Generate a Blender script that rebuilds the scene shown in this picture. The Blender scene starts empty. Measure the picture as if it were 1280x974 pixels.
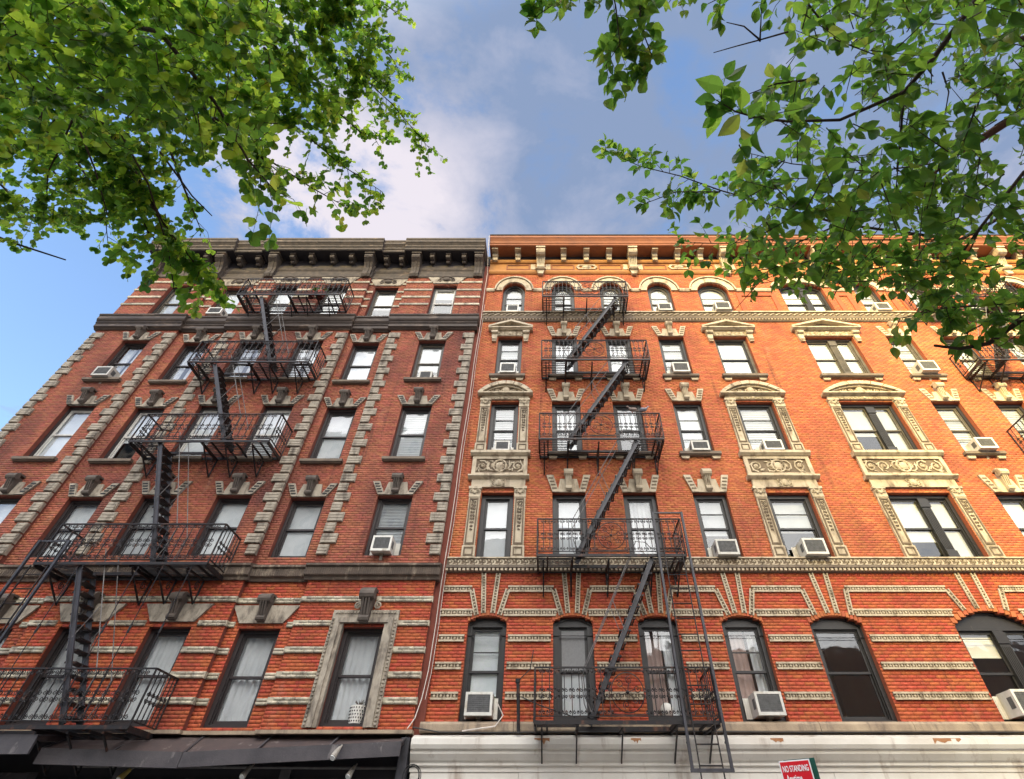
import bpy, math, random
import numpy as np
from mathutils import Vector, Matrix, Quaternion
random.seed(7); rng = np.random.default_rng(7)
R = math.radians
S = bpy.context.scene
COL = S.collection
# ------------------------------------------------------------------ camera
PITCH, FPX, CX, CY, DIST, EYE = R(47.766), 634.53, 687.0, 391.04, 13.3, 1.65
cam = bpy.data.objects.new("camera", bpy.data.cameras.new("camera")); COL.objects.link(cam)
cam.location = (0, -DIST, EYE); cam.rotation_euler = (R(90)+PITCH, 0, 0)
cam.data.sensor_width = 36; cam.data.lens = 36*FPX/1280
cam.data.shift_x = (640-CX)/1280; cam.data.shift_y = (CY-487)/1280
cam.data.clip_start = .05; cam.data.clip_end = 3000
S.camera = cam
CAM = Vector(cam.location)
def ray(u, v, zc):                       # a point seen in direction (u,v) at axial distance zc
    a = (u-CX)/FPX; b = -(v-CY)/FPX
    return CAM + zc*Vector((a, math.cos(PITCH)-b*math.sin(PITCH), math.sin(PITCH)+b*math.cos(PITCH)))
def proj(p):
    d = Vector(p)-CAM
    zc = d.y*math.cos(PITCH)+d.z*math.sin(PITCH); yc = d.z*math.cos(PITCH)-d.y*math.sin(PITCH)
    if zc < .05: return -9999, -9999, zc
    return CX+FPX*d.x/zc, CY-FPX*yc/zc, zc
# ------------------------------------------------------------------ sun, sky, exposure
SUN_TO = Vector((.33, .84, -.42)).normalized()
EL = math.asin(-SUN_TO.z); AZ = math.atan2(-SUN_TO.x, -SUN_TO.y)
sun = bpy.data.objects.new("sun", bpy.data.lights.new("sun", 'SUN')); COL.objects.link(sun)
sun.data.energy = 4.6; sun.data.angle = R(9); sun.data.color = (1, .78, .27)
sun.rotation_euler = SUN_TO.to_track_quat('-Z', 'Y').to_euler()
S.view_settings.view_transform = 'Standard'; S.view_settings.look = 'None'
S.view_settings.exposure = 1.45; S.view_settings.gamma = 1
W = bpy.data.worlds.new("World"); S.world = W; W.use_nodes = True
def nodes(nt):
    N = nt.nodes; L = nt.links
    def n(t, **k):
        x = N.new(t)
        for a, b in k.items():
            if a.startswith('i_'):
                key = a[2:]; key = int(key) if key.isdigit() else key.replace('_', ' ')
                x.inputs[key].default_value = b
            else: setattr(x, a, b)
        return x
    return N, L, n
def build_world():
    nt = W.node_tree; nt.nodes.clear(); N, L, n = nodes(nt)
    out = n('ShaderNodeOutputWorld')
    sky = n('ShaderNodeTexSky', sky_type='NISHITA', sun_disc=False, sun_elevation=EL, sun_rotation=AZ, air_density=1.0, dust_density=1.0, ozone_density=2.5)
    b1 = n('ShaderNodeBackground', i_Strength=.15); L.new(sky.outputs[0], b1.inputs[0])
    tc = n('ShaderNodeTexCoord'); sep = n('ShaderNodeSeparateXYZ'); L.new(tc.outputs['Generated'], sep.inputs[0])
    zm = n('ShaderNodeMath', operation='MAXIMUM', i_1=.06); L.new(sep.outputs[2], zm.inputs[0])
    dv = n('ShaderNodeVectorMath', operation='DIVIDE'); cb = n('ShaderNodeCombineXYZ')
    for k in range(3): L.new(zm.outputs[0], cb.inputs[k])
    L.new(tc.outputs['Generated'], dv.inputs[0]); L.new(cb.outputs[0], dv.inputs[1])
    def noise(scale, detail, rough, dist, off):
        m = n('ShaderNodeVectorMath', operation='ADD'); m.inputs[1].default_value = off; L.new(dv.outputs[0], m.inputs[0])
        x = n('ShaderNodeTexNoise', i_Scale=scale, i_Detail=detail, i_Roughness=rough, i_Distortion=dist); L.new(m.outputs[0], x.inputs['Vector']); return x
    big = noise(.8, 4, .5, .3, (3.1, 1.7, 0)); fine = noise(5.0, 6, .62, .25, (.4, .2, 0))
    sx = n('ShaderNodeSeparateXYZ'); L.new(dv.outputs[0], sx.inputs[0])
    def math_(op, a, b, clamp=False):
        m = n('ShaderNodeMath', operation=op, use_clamp=clamp)
        for k, q in enumerate((a, b)):
            if isinstance(q, (int, float)): m.inputs[k].default_value = q
            else: L.new(q, m.inputs[k])
        return m.outputs[0]
    # cover grows towards +x : thin broken cloud at the left, closed deck to the right
    cov = math_('ADD', math_('MULTIPLY', sx.outputs[0], 1.5), 1.25)
    cov = math_('MINIMUM', cov, .85)
    cov = math_('MAXIMUM', cov, -.25)
    t = math_('ADD', cov, math_('MULTIPLY', math_('SUBTRACT', fine.outputs[0], .5), 2.8))
    t = math_('ADD', t, math_('MULTIPLY', math_('SUBTRACT', big.outputs[0], .5), 1.0), True)
    ss = n('ShaderNodeMapRange', interpolation_type='SMOOTHSTEP'); ss.inputs[1].default_value = .05; ss.inputs[2].default_value = .75; L.new(t, ss.inputs[0])
    cr = n('ShaderNodeValToRGB'); e = cr.color_ramp
    e.elements[0].position = .46; e.elements[0].color = (.100, .134, .208, 1)
    e.elements[1].position = .92; e.elements[1].color = (.32, .30, .33, 1)
    mid = noise(1.1, 6, .55, .4, (7.3, 2.2, 0))
    bump = math_('MULTIPLY', math_('SUBTRACT', 1.0, math_('ABSOLUTE', math_('DIVIDE', math_('ADD', sx.outputs[0], .48), .42), 0)), .62, True)
    bump = math_('MULTIPLY', bump, math_('MULTIPLY', math_('SUBTRACT', sx.outputs[1], .30), 6.0, True), True)
    L.new(math_('ADD', math_('ADD', mid.outputs[0], bump), math_('MULTIPLY', math_('SUBTRACT', fine.outputs[0], .5), .55)), cr.inputs[0])
    # clouds brighten gently towards the low sun
    dot = n('ShaderNodeVectorMath', operation='DOT_PRODUCT'); dot.inputs[1].default_value = tuple(-SUN_TO); L.new(tc.outputs['Generated'], dot.inputs[0])
    g = n('ShaderNodeMapRange', interpolation_type='SMOOTHSTEP'); g.inputs[1].default_value = .26; g.inputs[2].default_value = .95; g.inputs[3].default_value = 0; g.inputs[4].default_value = 1; L.new(dot.outputs['Value'], g.inputs[0])
    gm = n('ShaderNodeMix', data_type='RGBA'); L.new(g.outputs[0], gm.inputs[0]); L.new(cr.outputs[0], gm.inputs[6]); gm.inputs[7].default_value = (2.5, 2.42, 2.3, 1)
    b2 = n('ShaderNodeBackground'); L.new(gm.outputs[2], b2.inputs[0])
    mx = n('ShaderNodeMixShader'); L.new(ss.outputs[0], mx.inputs[0]); L.new(b1.outputs[0], mx.inputs[1]); L.new(b2.outputs[0], mx.inputs[2])
    L.new(mx.outputs[0], out.inputs[0])
build_world()
# ------------------------------------------------------------------ materials
def mat(name, c1, c2=None, scale=3., rough=.8, bump=0., bscale=60., grime=None, gscale=(1.2, 1.2, .25), gamt=(.5, .72), metal=0., spec=.3, island=0., objvar=0., pale=None, dark=(.10, .04, .03)):
    m = bpy.data.materials.new(name); m.use_nodes = True; nt = m.node_tree; nt.nodes.clear(); N, L, n = nodes(nt)
    out = n('ShaderNodeOutputMaterial'); b = n('ShaderNodeBsdfPrincipled', i_Roughness=rough, i_Metallic=metal); L.new(b.outputs[0], out.inputs[0])
    b.inputs['Specular IOR Level'].default_value = spec
    g = n('ShaderNodeNewGeometry')
    def noise(sc, det=5, vec=None):
        x = n('ShaderNodeTexNoise', i_Scale=sc, i_Detail=det, i_Roughness=.6)
        if vec:
            mm = n('ShaderNodeVectorMath', operation='MULTIPLY'); mm.inputs[1].default_value = vec; L.new(g.outputs['Position'], mm.inputs[0]); L.new(mm.outputs[0], x.inputs['Vector'])
        else: L.new(g.outputs['Position'], x.inputs['Vector'])
        return x.outputs[0]
    def mix(a, c, f):
        x = n('ShaderNodeMix', data_type='RGBA'); L.new(f, x.inputs[0])
        for s, q in ((6, a), (7, c)):
            if isinstance(q, tuple): x.inputs[s].default_value = q+(1,) if len(q) == 3 else q
            else: L.new(q, x.inputs[s])
        return x.outputs[2]
    def rng_(v, a, c):
        x = n('ShaderNodeMapRange'); x.inputs[1].default_value = a; x.inputs[2].default_value = c; L.new(v, x.inputs[0]); return x.outputs[0]
    col = mix(c1, c2 or c1, rng_(noise(scale), .3, .7))
    if objvar:
        oi = n('ShaderNodeObjectInfo'); hv = n('ShaderNodeHueSaturation'); L.new(col, hv.inputs['Color']); L.new(rng2(n, L, oi.outputs['Random'], 1-objvar, 1+objvar*.6), hv.inputs['Value']); col = hv.outputs[0]
    if island:
        oi = n('ShaderNodeObjectInfo'); s = n('ShaderNodeMath', operation='ADD'); L.new(g.outputs['Random Per Island'], s.inputs[0]); L.new(oi.outputs['Random'], s.inputs[1])
        fr = n('ShaderNodeMath', operation='FRACT'); L.new(s.outputs[0], fr.inputs[0])
        hv = n('ShaderNodeHueSaturation'); L.new(col, hv.inputs['Color'])
        L.new(rng2(n, L, fr.outputs[0], 1-island, 1+island), hv.inputs['Value'])
        f2 = n('ShaderNodeMath', operation='MULTIPLY', i_1=7.31); L.new(fr.outputs[0], f2.inputs[0]); f3 = n('ShaderNodeMath', operation='FRACT'); L.new(f2.outputs[0], f3.inputs[0])
        L.new(rng2(n, L, f3.outputs[0], .491, .512), hv.inputs['Hue']); col = hv.outputs[0]
    if grime: col = mix(col, grime, rng_(noise(1., 7, gscale), *gamt))
    if pale:                                 # efflorescence, drips and repointing smears
        pf = n('ShaderNodeMath', operation='MULTIPLY', i_1=.28); L.new(rng_(noise(1., 8, (3.1, 3.1, 1.1)), .60, .72), pf.inputs[0]); col = mix(col, pale, pf.outputs[0])
        pf = n('ShaderNodeMath', operation='MULTIPLY', i_1=.6); L.new(rng_(noise(1., 6, (5, 5, .35)), .56, .72), pf.inputs[0]); col = mix(col, dark, pf.outputs[0])
    L.new(col, b.inputs['Base Color'])
    if bump:
        bp = n('ShaderNodeBump', i_Strength=bump, i_Distance=.01); L.new(noise(bscale, 6), bp.inputs['Height']); L.new(bp.outputs[0], b.inputs['Normal'])
    return m
def rng2(n, L, v, a, c):
    x = n('ShaderNodeMapRange'); x.inputs[3].default_value = a; x.inputs[4].default_value = c; L.new(v, x.inputs[0]); return x.outputs[0]
M = {}
M['brick_rg'] = mat('red_ground_brick', (.47, .105, .046), (.41, .085, .040), 1.4, .85, .3, 90, (.20, .05, .033), (.5, .5, .35), (.52, .78), island=.14, pale=(.52, .27, .17))
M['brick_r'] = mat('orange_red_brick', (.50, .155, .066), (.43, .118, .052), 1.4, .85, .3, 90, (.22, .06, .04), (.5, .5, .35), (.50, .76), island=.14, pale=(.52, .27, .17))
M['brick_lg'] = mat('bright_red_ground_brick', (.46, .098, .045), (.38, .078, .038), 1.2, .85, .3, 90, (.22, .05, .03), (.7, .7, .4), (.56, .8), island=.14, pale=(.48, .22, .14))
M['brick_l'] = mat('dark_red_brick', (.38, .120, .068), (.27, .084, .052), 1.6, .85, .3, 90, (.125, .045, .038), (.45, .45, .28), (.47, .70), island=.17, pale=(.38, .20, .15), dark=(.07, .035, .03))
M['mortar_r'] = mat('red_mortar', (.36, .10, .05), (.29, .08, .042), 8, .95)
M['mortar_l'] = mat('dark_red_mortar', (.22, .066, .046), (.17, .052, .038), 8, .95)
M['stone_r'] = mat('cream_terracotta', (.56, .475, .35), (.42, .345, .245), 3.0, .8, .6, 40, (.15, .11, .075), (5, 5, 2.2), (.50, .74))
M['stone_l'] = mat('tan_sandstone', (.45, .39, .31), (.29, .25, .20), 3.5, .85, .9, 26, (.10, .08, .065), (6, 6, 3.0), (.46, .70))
M['stone_dark'] = mat('dark_terracotta', (.19, .145, .10), (.12, .09, .065), 5, .9, .5, 40)  # dirt in crevices, and a dark ground that sets off raised carving
M['band_l'] = mat('glazed_cream_brick', (.52, .46, .35), (.38, .33, .25), 6, .7, .3, 60, (.13, .11, .09), (5, 5, 4), (.48, .72), island=.22)
M['rust'] = mat('rust_stain', (.30, .12, .05), (.42, .22, .11), 9, .85)
M['soot_l'] = mat('sooty_brownstone', (.14, .105, .08), (.075, .058, .048), 3, .8, .5, 40, (.38, .30, .22), (5, 5, 2), (.54, .74))
M['key_l'] = mat('weathered_key_stone', (.15, .12, .10), (.09, .075, .065), 6, .8, .5, 50)
M['sill'] = mat('brown_stone_sill', (.20, .16, .12), (.13, .10, .08), 4, .85, .4, 40)
M['course'] = mat('stained_sill_course', (.46, .36, .25), (.25, .19, .14), 2.2, .85, .5, 40, (.10, .08, .07), (5, 5, 1), (.52, .75))
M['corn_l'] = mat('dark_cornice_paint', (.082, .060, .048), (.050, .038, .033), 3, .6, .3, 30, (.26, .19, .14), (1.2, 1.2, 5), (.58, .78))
M['corn_soffit'] = mat('soffit_black', (.03, .026, .03), (.02, .018, .022), 3, .7)  # near-black for soffits, frieze strips, roofs and the left shop front
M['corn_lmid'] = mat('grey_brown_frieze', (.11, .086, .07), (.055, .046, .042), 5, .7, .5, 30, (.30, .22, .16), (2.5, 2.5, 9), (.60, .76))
M['corn_r'] = mat('rusty_orange_cornice', (.30, .105, .042), (.21, .072, .034), 2, .6, .2, 30, (.14, .06, .04), (1, 1, 5), (.52, .75))
M['frieze_r'] = mat('ochre_frieze', (.44, .20, .05), (.34, .145, .042), 2.4, .6, .2, 30, (.20, .09, .05), (1, 1, 4), (.52, .78))
M['iron'] = mat('black_iron', (.012, .011, .013), (.022, .018, .018), 8, .55, .2, 80, (.12, .05, .028), (7, 7, 4), (.54, .74), spec=.35)
M['steel'] = mat('worn_grey_stringer_paint', (.050, .048, .058), (.028, .027, .034), 6, .5, .3, 60, (.016, .015, .017), (7, 7, 3), (.5, .68), spec=.5)
M['rod'] = mat('galvanised_rod', (.17, .16, .155), (.10, .09, .085), 6, .5)
M['frame_d'] = mat('black_window_paint', (.016, .015, .017), (.024, .022, .022), 5, .45, .2, 60, (.28, .24, .20), (10, 10, 3), (.70, .80), spec=.5)
M['frame_b'] = mat('dark_brown_window_paint', (.026, .020, .021), (.036, .029, .029), 5, .45, .1, 60, spec=.5)
M['frame_g'] = mat('grey_window_paint', (.14, .12, .095), (.075, .065, .055), 5, .5, .2, 60)
M['frame_w'] = mat('white_window_paint', (.62, .60, .56), (.5, .48, .45), 5, .5)
M['blind'] = mat('white_blind', (.54, .55, .56), (.43, .45, .47), 2, .8, objvar=.30)
M['blind_warm'] = mat('cream_shade', (.72, .69, .62), (.64, .61, .55), 2, .8)
M['curtain'] = mat('white_curtain', (.60, .61, .62), (.48, .49, .51), 2, .85, objvar=.25)
M['curtain_p'] = mat('dusky_curtain', (.42, .30, .27), (.34, .25, .23), 2, .85)
M['screen'] = mat('grey_mesh_screen', (.22, .22, .22), (.18, .18, .18), 20, .7)
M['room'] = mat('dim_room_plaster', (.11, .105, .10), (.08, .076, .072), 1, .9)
M['white'] = mat('old_white_paint', (.78, .75, .69), (.62, .57, .50), 1.1, .6, .25, 30, (.26, .17, .11), (3.2, 3.2, .55), (.56, .80))
M['awning'] = mat('weathered_dark_metal', (.050, .045, .050), (.09, .08, .085), 2.2, .45, .4, 30, (.30, .27, .26), (3, 3, 1.2), (.60, .72), spec=.5)
M['awn_top'] = mat('brown_roll_roofing', (.085, .06, .055), (.06, .045, .045), 4, .75, .4, 40, (.24, .2, .18), (5, 5, 2), (.6, .78))
M['ac'] = mat('white_enamel', (.70, .68, .63), (.58, .56, .50), 5, .45, 0, 1, (.34, .28, .20), (5, 5, 3), (.54, .78), objvar=.22)
M['ac_d'] = mat('grey_condenser_fins', (.16, .16, .16), (.10, .10, .10), 14, .6)
M['ac_b'] = mat('galvanised_bracket', (.38, .33, .27), (.28, .24, .2), 9, .6)
M['cable'] = mat('white_cable', (.72, .66, .60), (.6, .52, .46), 4, .6)
M['bark'] = mat('brown_bark', (.075, .05, .035), (.05, .036, .028), 14, .9, .8, 40)
M['bark_red'] = mat('reddish_bark', (.17, .07, .045), (.08, .045, .035), 18, .85, .8, 40)
M['asphalt'] = mat('asphalt', (.05, .05, .052), (.04, .04, .042), 4, .9, .4, 90)
M['concrete'] = mat('concrete', (.34, .33, .31), (.27, .26, .25), 2, .9, .3, 40)
M['opp'] = mat('pale_limestone_opposite', (.66, .58, .48), (.58, .50, .41), 2, .9, .3, 30)
M['sign_r'] = mat('red_sign_paint', (.62, .012, .02), (.58, .012, .02), 4, .4)
M['sign_w'] = mat('white_sign_paint', (.80, .80, .78), None, 4, .4)
M['sign_g'] = mat('green_sign_back', (.015, .085, .06), (.012, .07, .05), 4, .45)
M['pole'] = mat('galvanised_pole', (.32, .32, .32), (.25, .25, .25), 9, .5, metal=.6)
M['terra'] = mat('terracotta_pot', (.30, .07, .045), (.24, .055, .04), 8, .8)
M['plant'] = mat('pot_plant_green', (.10, .16, .03), (.06, .12, .025), 20, .7)
M['pigeon'] = mat('pigeon_grey', (.25, .25, .28), (.15, .15, .18), 30, .8)
M['pigeon_b'] = mat('pigeon_brown', (.30, .24, .20), (.20, .15, .13), 30, .8)
M['lamp'] = mat('lamp_housing', (.40, .37, .32), (.28, .25, .22), 12, .5)
M['lamp_y'] = mat('yellow_lamp_housing', (.50, .38, .10), (.36, .27, .10), 12, .5)
M['spots'] = mat('white_spotted_ceramic', (.75, .73, .68), (.70, .68, .63), 3, .5)
M['blk'] = mat('black_plastic', (.02, .02, .02), None, 3, .5)
def glass(name, refl):
    m = bpy.data.materials.new(name); m.use_nodes = True; nt = m.node_tree; nt.nodes.clear(); N, L, n = nodes(nt)
    out = n('ShaderNodeOutputMaterial'); gl = n('ShaderNodeBsdfGlossy', i_Roughness=.03); tr = n('ShaderNodeBsdfTransparent', i_Color=(.98, .99, .99, 1))
    gl.inputs['Color'].default_value = (.95, .97, 1, 1)
    g = n('ShaderNodeNewGeometry'); ns = n('ShaderNodeTexNoise', i_Scale=2.2, i_Detail=1.5); L.new(g.outputs['Position'], ns.inputs['Vector'])
    bp = n('ShaderNodeBump', i_Strength=.25, i_Distance=.02); L.new(ns.outputs[0], bp.inputs['Height']); L.new(bp.outputs[0], gl.inputs['Normal'])
    lw = n('ShaderNodeFresnel', i_IOR=1.5); a = n('ShaderNodeMath', operation='ADD', i_1=refl, use_clamp=True); L.new(lw.outputs[0], a.inputs[0])
    bf = n('ShaderNodeMath', operation='SUBTRACT', i_0=1.0); L.new(g.outputs['Backfacing'], bf.inputs[1]); ff = n('ShaderNodeMath', operation='MULTIPLY'); L.new(a.outputs[0], ff.inputs[0]); L.new(bf.outputs[0], ff.inputs[1]); a = ff
    mx = n('ShaderNodeMixShader'); L.new(a.outputs[0], mx.inputs[0]); L.new(tr.outputs[0], mx.inputs[1]); L.new(gl.outputs[0], mx.inputs[2]); L.new(mx.outputs[0], out.inputs[0])
    return m
M['glass'] = glass('window_glass', .05)
def leafmat(name, c1, c2, c3, tr):
    m = bpy.data.materials.new(name); m.use_nodes = True; nt = m.node_tree; nt.nodes.clear(); N, L, n = nodes(nt)
    out = n('ShaderNodeOutputMaterial'); g = n('ShaderNodeNewGeometry'); oi = n('ShaderNodeObjectInfo')
    s = n('ShaderNodeMath', operation='ADD'); L.new(g.outputs['Random Per Island'], s.inputs[0]); L.new(oi.outputs['Random'], s.inputs[1]); fr = n('ShaderNodeMath', operation='FRACT'); L.new(s.outputs[0], fr.inputs[0])
    cr = n('ShaderNodeValToRGB'); e = cr.color_ramp.elements; e[0].color = c1+(1,); e[1].color = c3+(1,); x = cr.color_ramp.elements.new(.55); x.color = c2+(1,); x = cr.color_ramp.elements.new(.955); x.color = c3+(1,); x = cr.color_ramp.elements.new(.985); x.color = (.17, .19, .035, 1); L.new(fr.outputs[0], cr.inputs[0])
    b = n('ShaderNodeBsdfPrincipled', i_Roughness=.45); L.new(cr.outputs[0], b.inputs['Base Color']); b.inputs['Specular IOR Level'].default_value = .35
    hs = n('ShaderNodeHueSaturation', i_Hue=.482, i_Saturation=1.02, i_Value=tr); L.new(cr.outputs[0], hs.inputs['Color'])
    t = n('ShaderNodeBsdfTranslucent'); L.new(hs.outputs[0], t.inputs[0]); mx = n('ShaderNodeMixShader', i_Fac=.5); mx.inputs[0].default_value = .5
    L.new(b.outputs[0], mx.inputs[1]); L.new(t.outputs[0], mx.inputs[2]); L.new(mx.outputs[0], out.inputs[0]); return m
M['ginkgo'] = leafmat('ginkgo_leaf', (.025, .07, .012), (.07, .15, .018), (.18, .27, .03), 4.5)
M['elm'] = leafmat('oval_leaf', (.03, .09, .014), (.06, .14, .020), (.12, .22, .028), 3.3)
# ------------------------------------------------------------------ object helpers
WL = {}
def thing(name, label, cat, loc, group=None):
    o = bpy.data.objects.new(name, None); COL.objects.link(o); o.location = loc; o.empty_display_size = .2; WL[o] = Vector(loc)
    o['label'] = label; o['category'] = cat
    if group: o['group'] = group
    return o
def link(me, name, parent, loc, kind=None):
    o = bpy.data.objects.new(name, me); COL.objects.link(o); loc = Vector(loc); WL[o] = loc
    if parent is not None: o.parent = parent; o.location = loc-WL[parent]
    else: o.location = loc
    if kind: o['kind'] = kind
    return o
class MB:
    def __init__(s): s.v = []; s.f = []
    def box(s, x0, x1, y0, y1, z0, z1):
        b = len(s.v); s.v += [(x0, y0, z0), (x1, y0, z0), (x1, y1, z0), (x0, y1, z0), (x0, y0, z1), (x1, y0, z1), (x1, y1, z1), (x0, y1, z1)]
        s.f += [(b, b+3, b+2, b+1), (b+4, b+5, b+6, b+7), (b, b+1, b+5, b+4), (b+1, b+2, b+6, b+5), (b+2, b+3, b+7, b+6), (b+3, b, b+4, b+7)]; return s
    def prism(s, pts, y0, y1):              # pts (x,z) counter-clockwise seen from the street
        b = len(s.v); n = len(pts); s.v += [(x, y0, z) for x, z in pts]+[(x, y1, z) for x, z in pts]
        s.f.append(tuple(range(b, b+n))); s.f.append(tuple(range(b+2*n-1, b+n-1, -1)))
        for i in range(n):
            j = (i+1) % n; s.f.append((b+j, b+i, b+n+i, b+n+j))
        return s
    def xprism(s, prof, x0, x1):            # prof (y,z) extruded along x
        b = len(s.v); n = len(prof); s.v += [(x0, y, z) for y, z in prof]+[(x1, y, z) for y, z in prof]
        s.f.append(tuple(range(b, b+n))); s.f.append(tuple(range(b+2*n-1, b+n-1, -1)))
        for i in range(n):
            j = (i+1) % n; s.f.append((b+j, b+i, b+n+i, b+n+j))
        return s
    def ring(s, o, i, y0, y1):
        n = len(o); b = len(s.v)
        s.v += [(x, y0, z) for x, z in o]+[(x, y0, z) for x, z in i]+[(x, y1, z) for x, z in o]+[(x, y1, z) for x, z in i]
        for k in range(n):
            j = (k+1) % n
            s.f += [(b+k, b+j, b+n+j, b+n+k), (b+2*n+j, b+2*n+k, b+3*n+k, b+3*n+j), (b+j, b+k, b+2*n+k, b+2*n+j), (b+n+k, b+n+j, b+3*n+j, b+3*n+k)]
        return s
    def tube(s, pts, r, n=5, r2=None, cap=True):
        pts = [Vector(p) for p in pts]; m = len(pts); b = len(s.v); up = None
        for k, p in enumerate(pts):
            t = (pts[min(k+1, m-1)]-pts[max(k-1, 0)])
            if t.length < 1e-9: t = Vector((0, 0, 1))
            t.normalize()
            if up is None: up = t.orthogonal().normalized()
            up = (up-t*up.dot(t))
            up = up.normalized() if up.length > 1e-6 else t.orthogonal().normalized()
            w = t.cross(up); rr = r if r2 is None else r+(r2-r)*k/max(m-1, 1)
            for q in range(n):
                a = 2*math.pi*q/n; s.v.append(tuple(p+rr*(math.cos(a)*up+math.sin(a)*w)))
        for k in range(m-1):
            for q in range(n):
                c = b+k*n; s.f.append((c+q, c+(q+1) % n, c+n+(q+1) % n, c+n+q))
        if cap: s.f.append(tuple(range(b+n-1, b-1, -1))); s.f.append(tuple(range(b+(m-1)*n, b+m*n)))
        return s
    def bar(s, a, c, w, h):                 # rectangular bar from a to c, w across (y-ish), h high
        a = Vector(a); c = Vector(c); t = (c-a).normalized(); side = t.cross(Vector((0, 0, 1)))
        side = side.normalized() if side.length > 1e-4 else Vector((0, 1, 0)); up = side.cross(t); b = len(s.v)
        for p in (a, c):
            for i, j in ((-1, -1), (1, -1), (1, 1), (-1, 1)): s.v.append(tuple(p+side*(i*w/2)+up*(j*h/2)))
        s.f += [(b, b+1, b+2, b+3), (b+7, b+6, b+5, b+4)]+[(b+(i+1) % 4, b+i, b+4+i, b+4+(i+1) % 4) for i in range(4)]
        return s
    def sphere(s, c, r, nu=10, nv=6, sy=1., sz=1.):
        b = len(s.v)
        for i in range(nv+1):
            t = math.pi*i/nv
            for j in range(nu):
                a = 2*math.pi*j/nu; s.v.append((c[0]+r*math.sin(t)*math.cos(a), c[1]+r*sy*math.sin(t)*math.sin(a), c[2]+r*sz*math.cos(t)))
        for i in range(nv):
            for j in range(nu): s.f.append((b+i*nu+j, b+i*nu+(j+1) % nu, b+(i+1)*nu+(j+1) % nu, b+(i+1)*nu+j))
        return s
    def mesh(s, name, m, center=None, smooth=False):
        v = np.array(s.v, dtype=float)
        if center is not None: v = v-np.array(center)
        me = bpy.data.meshes.new(name); me.from_pydata(v.tolist(), [], s.f); me.materials.append(M[m]); me.update()
        if smooth: me.polygons.foreach_set('use_smooth', [True]*len(me.polygons))
        return me
    def build(s, name, m, parent=None, kind=None, smooth=False):
        v = np.array(s.v); lo = v.min(0); hi = v.max(0); c = ((lo[0]+hi[0])/2, (lo[1]+hi[1])/2, lo[2])
        return link(s.mesh(name, m, c, smooth), name, parent, c, kind)
CACHE = {}
def shared(key, m, fn, smooth=False):
    if key not in CACHE:
        b = MB(); fn(b); CACHE[key] = b.mesh(key[0], m, None, smooth)
    return CACHE[key]
def poly(x0, x1, z0, z1, rise=0, n=12):
    if rise <= 0: return [(x0, z0), (x1, z0), (x1, z1), (x0, z1)]
    hw = (x1-x0)/2; cx = (x0+x1)/2; zs = z1-rise; p = [(x0, z0), (x1, z0)]
    return p+[(cx+hw*ax, zs+rise*az) for ax, az in arc(hw, rise, n)]
def arc(hw, rise, n):                       # unit arch from right spring to left spring
    if rise >= hw*.85: return [(math.cos(math.pi*k/n), math.sin(math.pi*k/n)) for k in range(n+1)]
    Rr = (hw*hw+rise*rise)/(2*rise); a = math.asin(hw/Rr); o = []
    for k in range(n+1):
        t = a-2*a*k/n; o.append((Rr*math.sin(t)/hw, (Rr*math.cos(t)-(Rr-rise))/rise))
    return o
def half_width(op, z):                      # opening (x0,x1,z0,z1,rise) -> interval at height z
    x0, x1, z0, z1, rise = op
    if z < z0 or z > z1: return None
    if rise <= 0 or z < z1-rise: return x0, x1
    hw = (x1-x0)/2; cx = (x0+x1)/2; q = (z-(z1-rise))/rise
    if rise >= hw*.85: w = hw*math.sqrt(max(0, 1-q*q))
    else:
        Rr = (hw*hw+rise*rise)/(2*rise); zz = (Rr-rise)+q*rise; w = math.sqrt(max(0, Rr*Rr-zz*zz))
    return (cx-w, cx+w) if w > .02 else None
# ------------------------------------------------------------------ brick walls
CH = .0635
def boxes_mesh(name, A, m, c=(0, 0, 0)):
    n = len(A); V = np.empty((n, 8, 3)); x0, x1, y0, y1, z0, z1 = (A[:, k] for k in range(6))
    for k, (x, y, z) in enumerate(((x0, y0, z0), (x1, y0, z0), (x1, y1, z0), (x0, y1, z0), (x0, y0, z1), (x1, y0, z1), (x1, y1, z1), (x0, y1, z1))):
        V[:, k, 0] = x; V[:, k, 1] = y; V[:, k, 2] = z
    V -= np.array(c); Fq = np.array([(4, 5, 6, 7), (0, 3, 2, 1), (0, 1, 5, 4), (1, 2, 6, 5), (3, 0, 4, 7)])
    F = (Fq[None]+8*np.arange(n)[:, None, None]).reshape(-1, 4)
    me = bpy.data.meshes.new(name); me.vertices.add(n*8); me.vertices.foreach_set('co', V.ravel()); me.loops.add(F.size); me.loops.foreach_set('vertex_index', F.ravel())
    me.polygons.add(len(F)); me.polygons.foreach_set('loop_start', np.arange(0, F.size, 4)); me.materials.append(M[m]); me.update(calc_edges=True); return me
def intervals(xa, xb, ops, z):
    cut = sorted(i for i in (half_width(o, z) for o in ops) if i and i[1] > xa and i[0] < xb); out = []; x = xa
    for a, c in cut:
        if a > x+.01: out.append((x, a))
        x = max(x, c)
    if xb > x+.01: out.append((x, xb))
    return out
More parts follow.
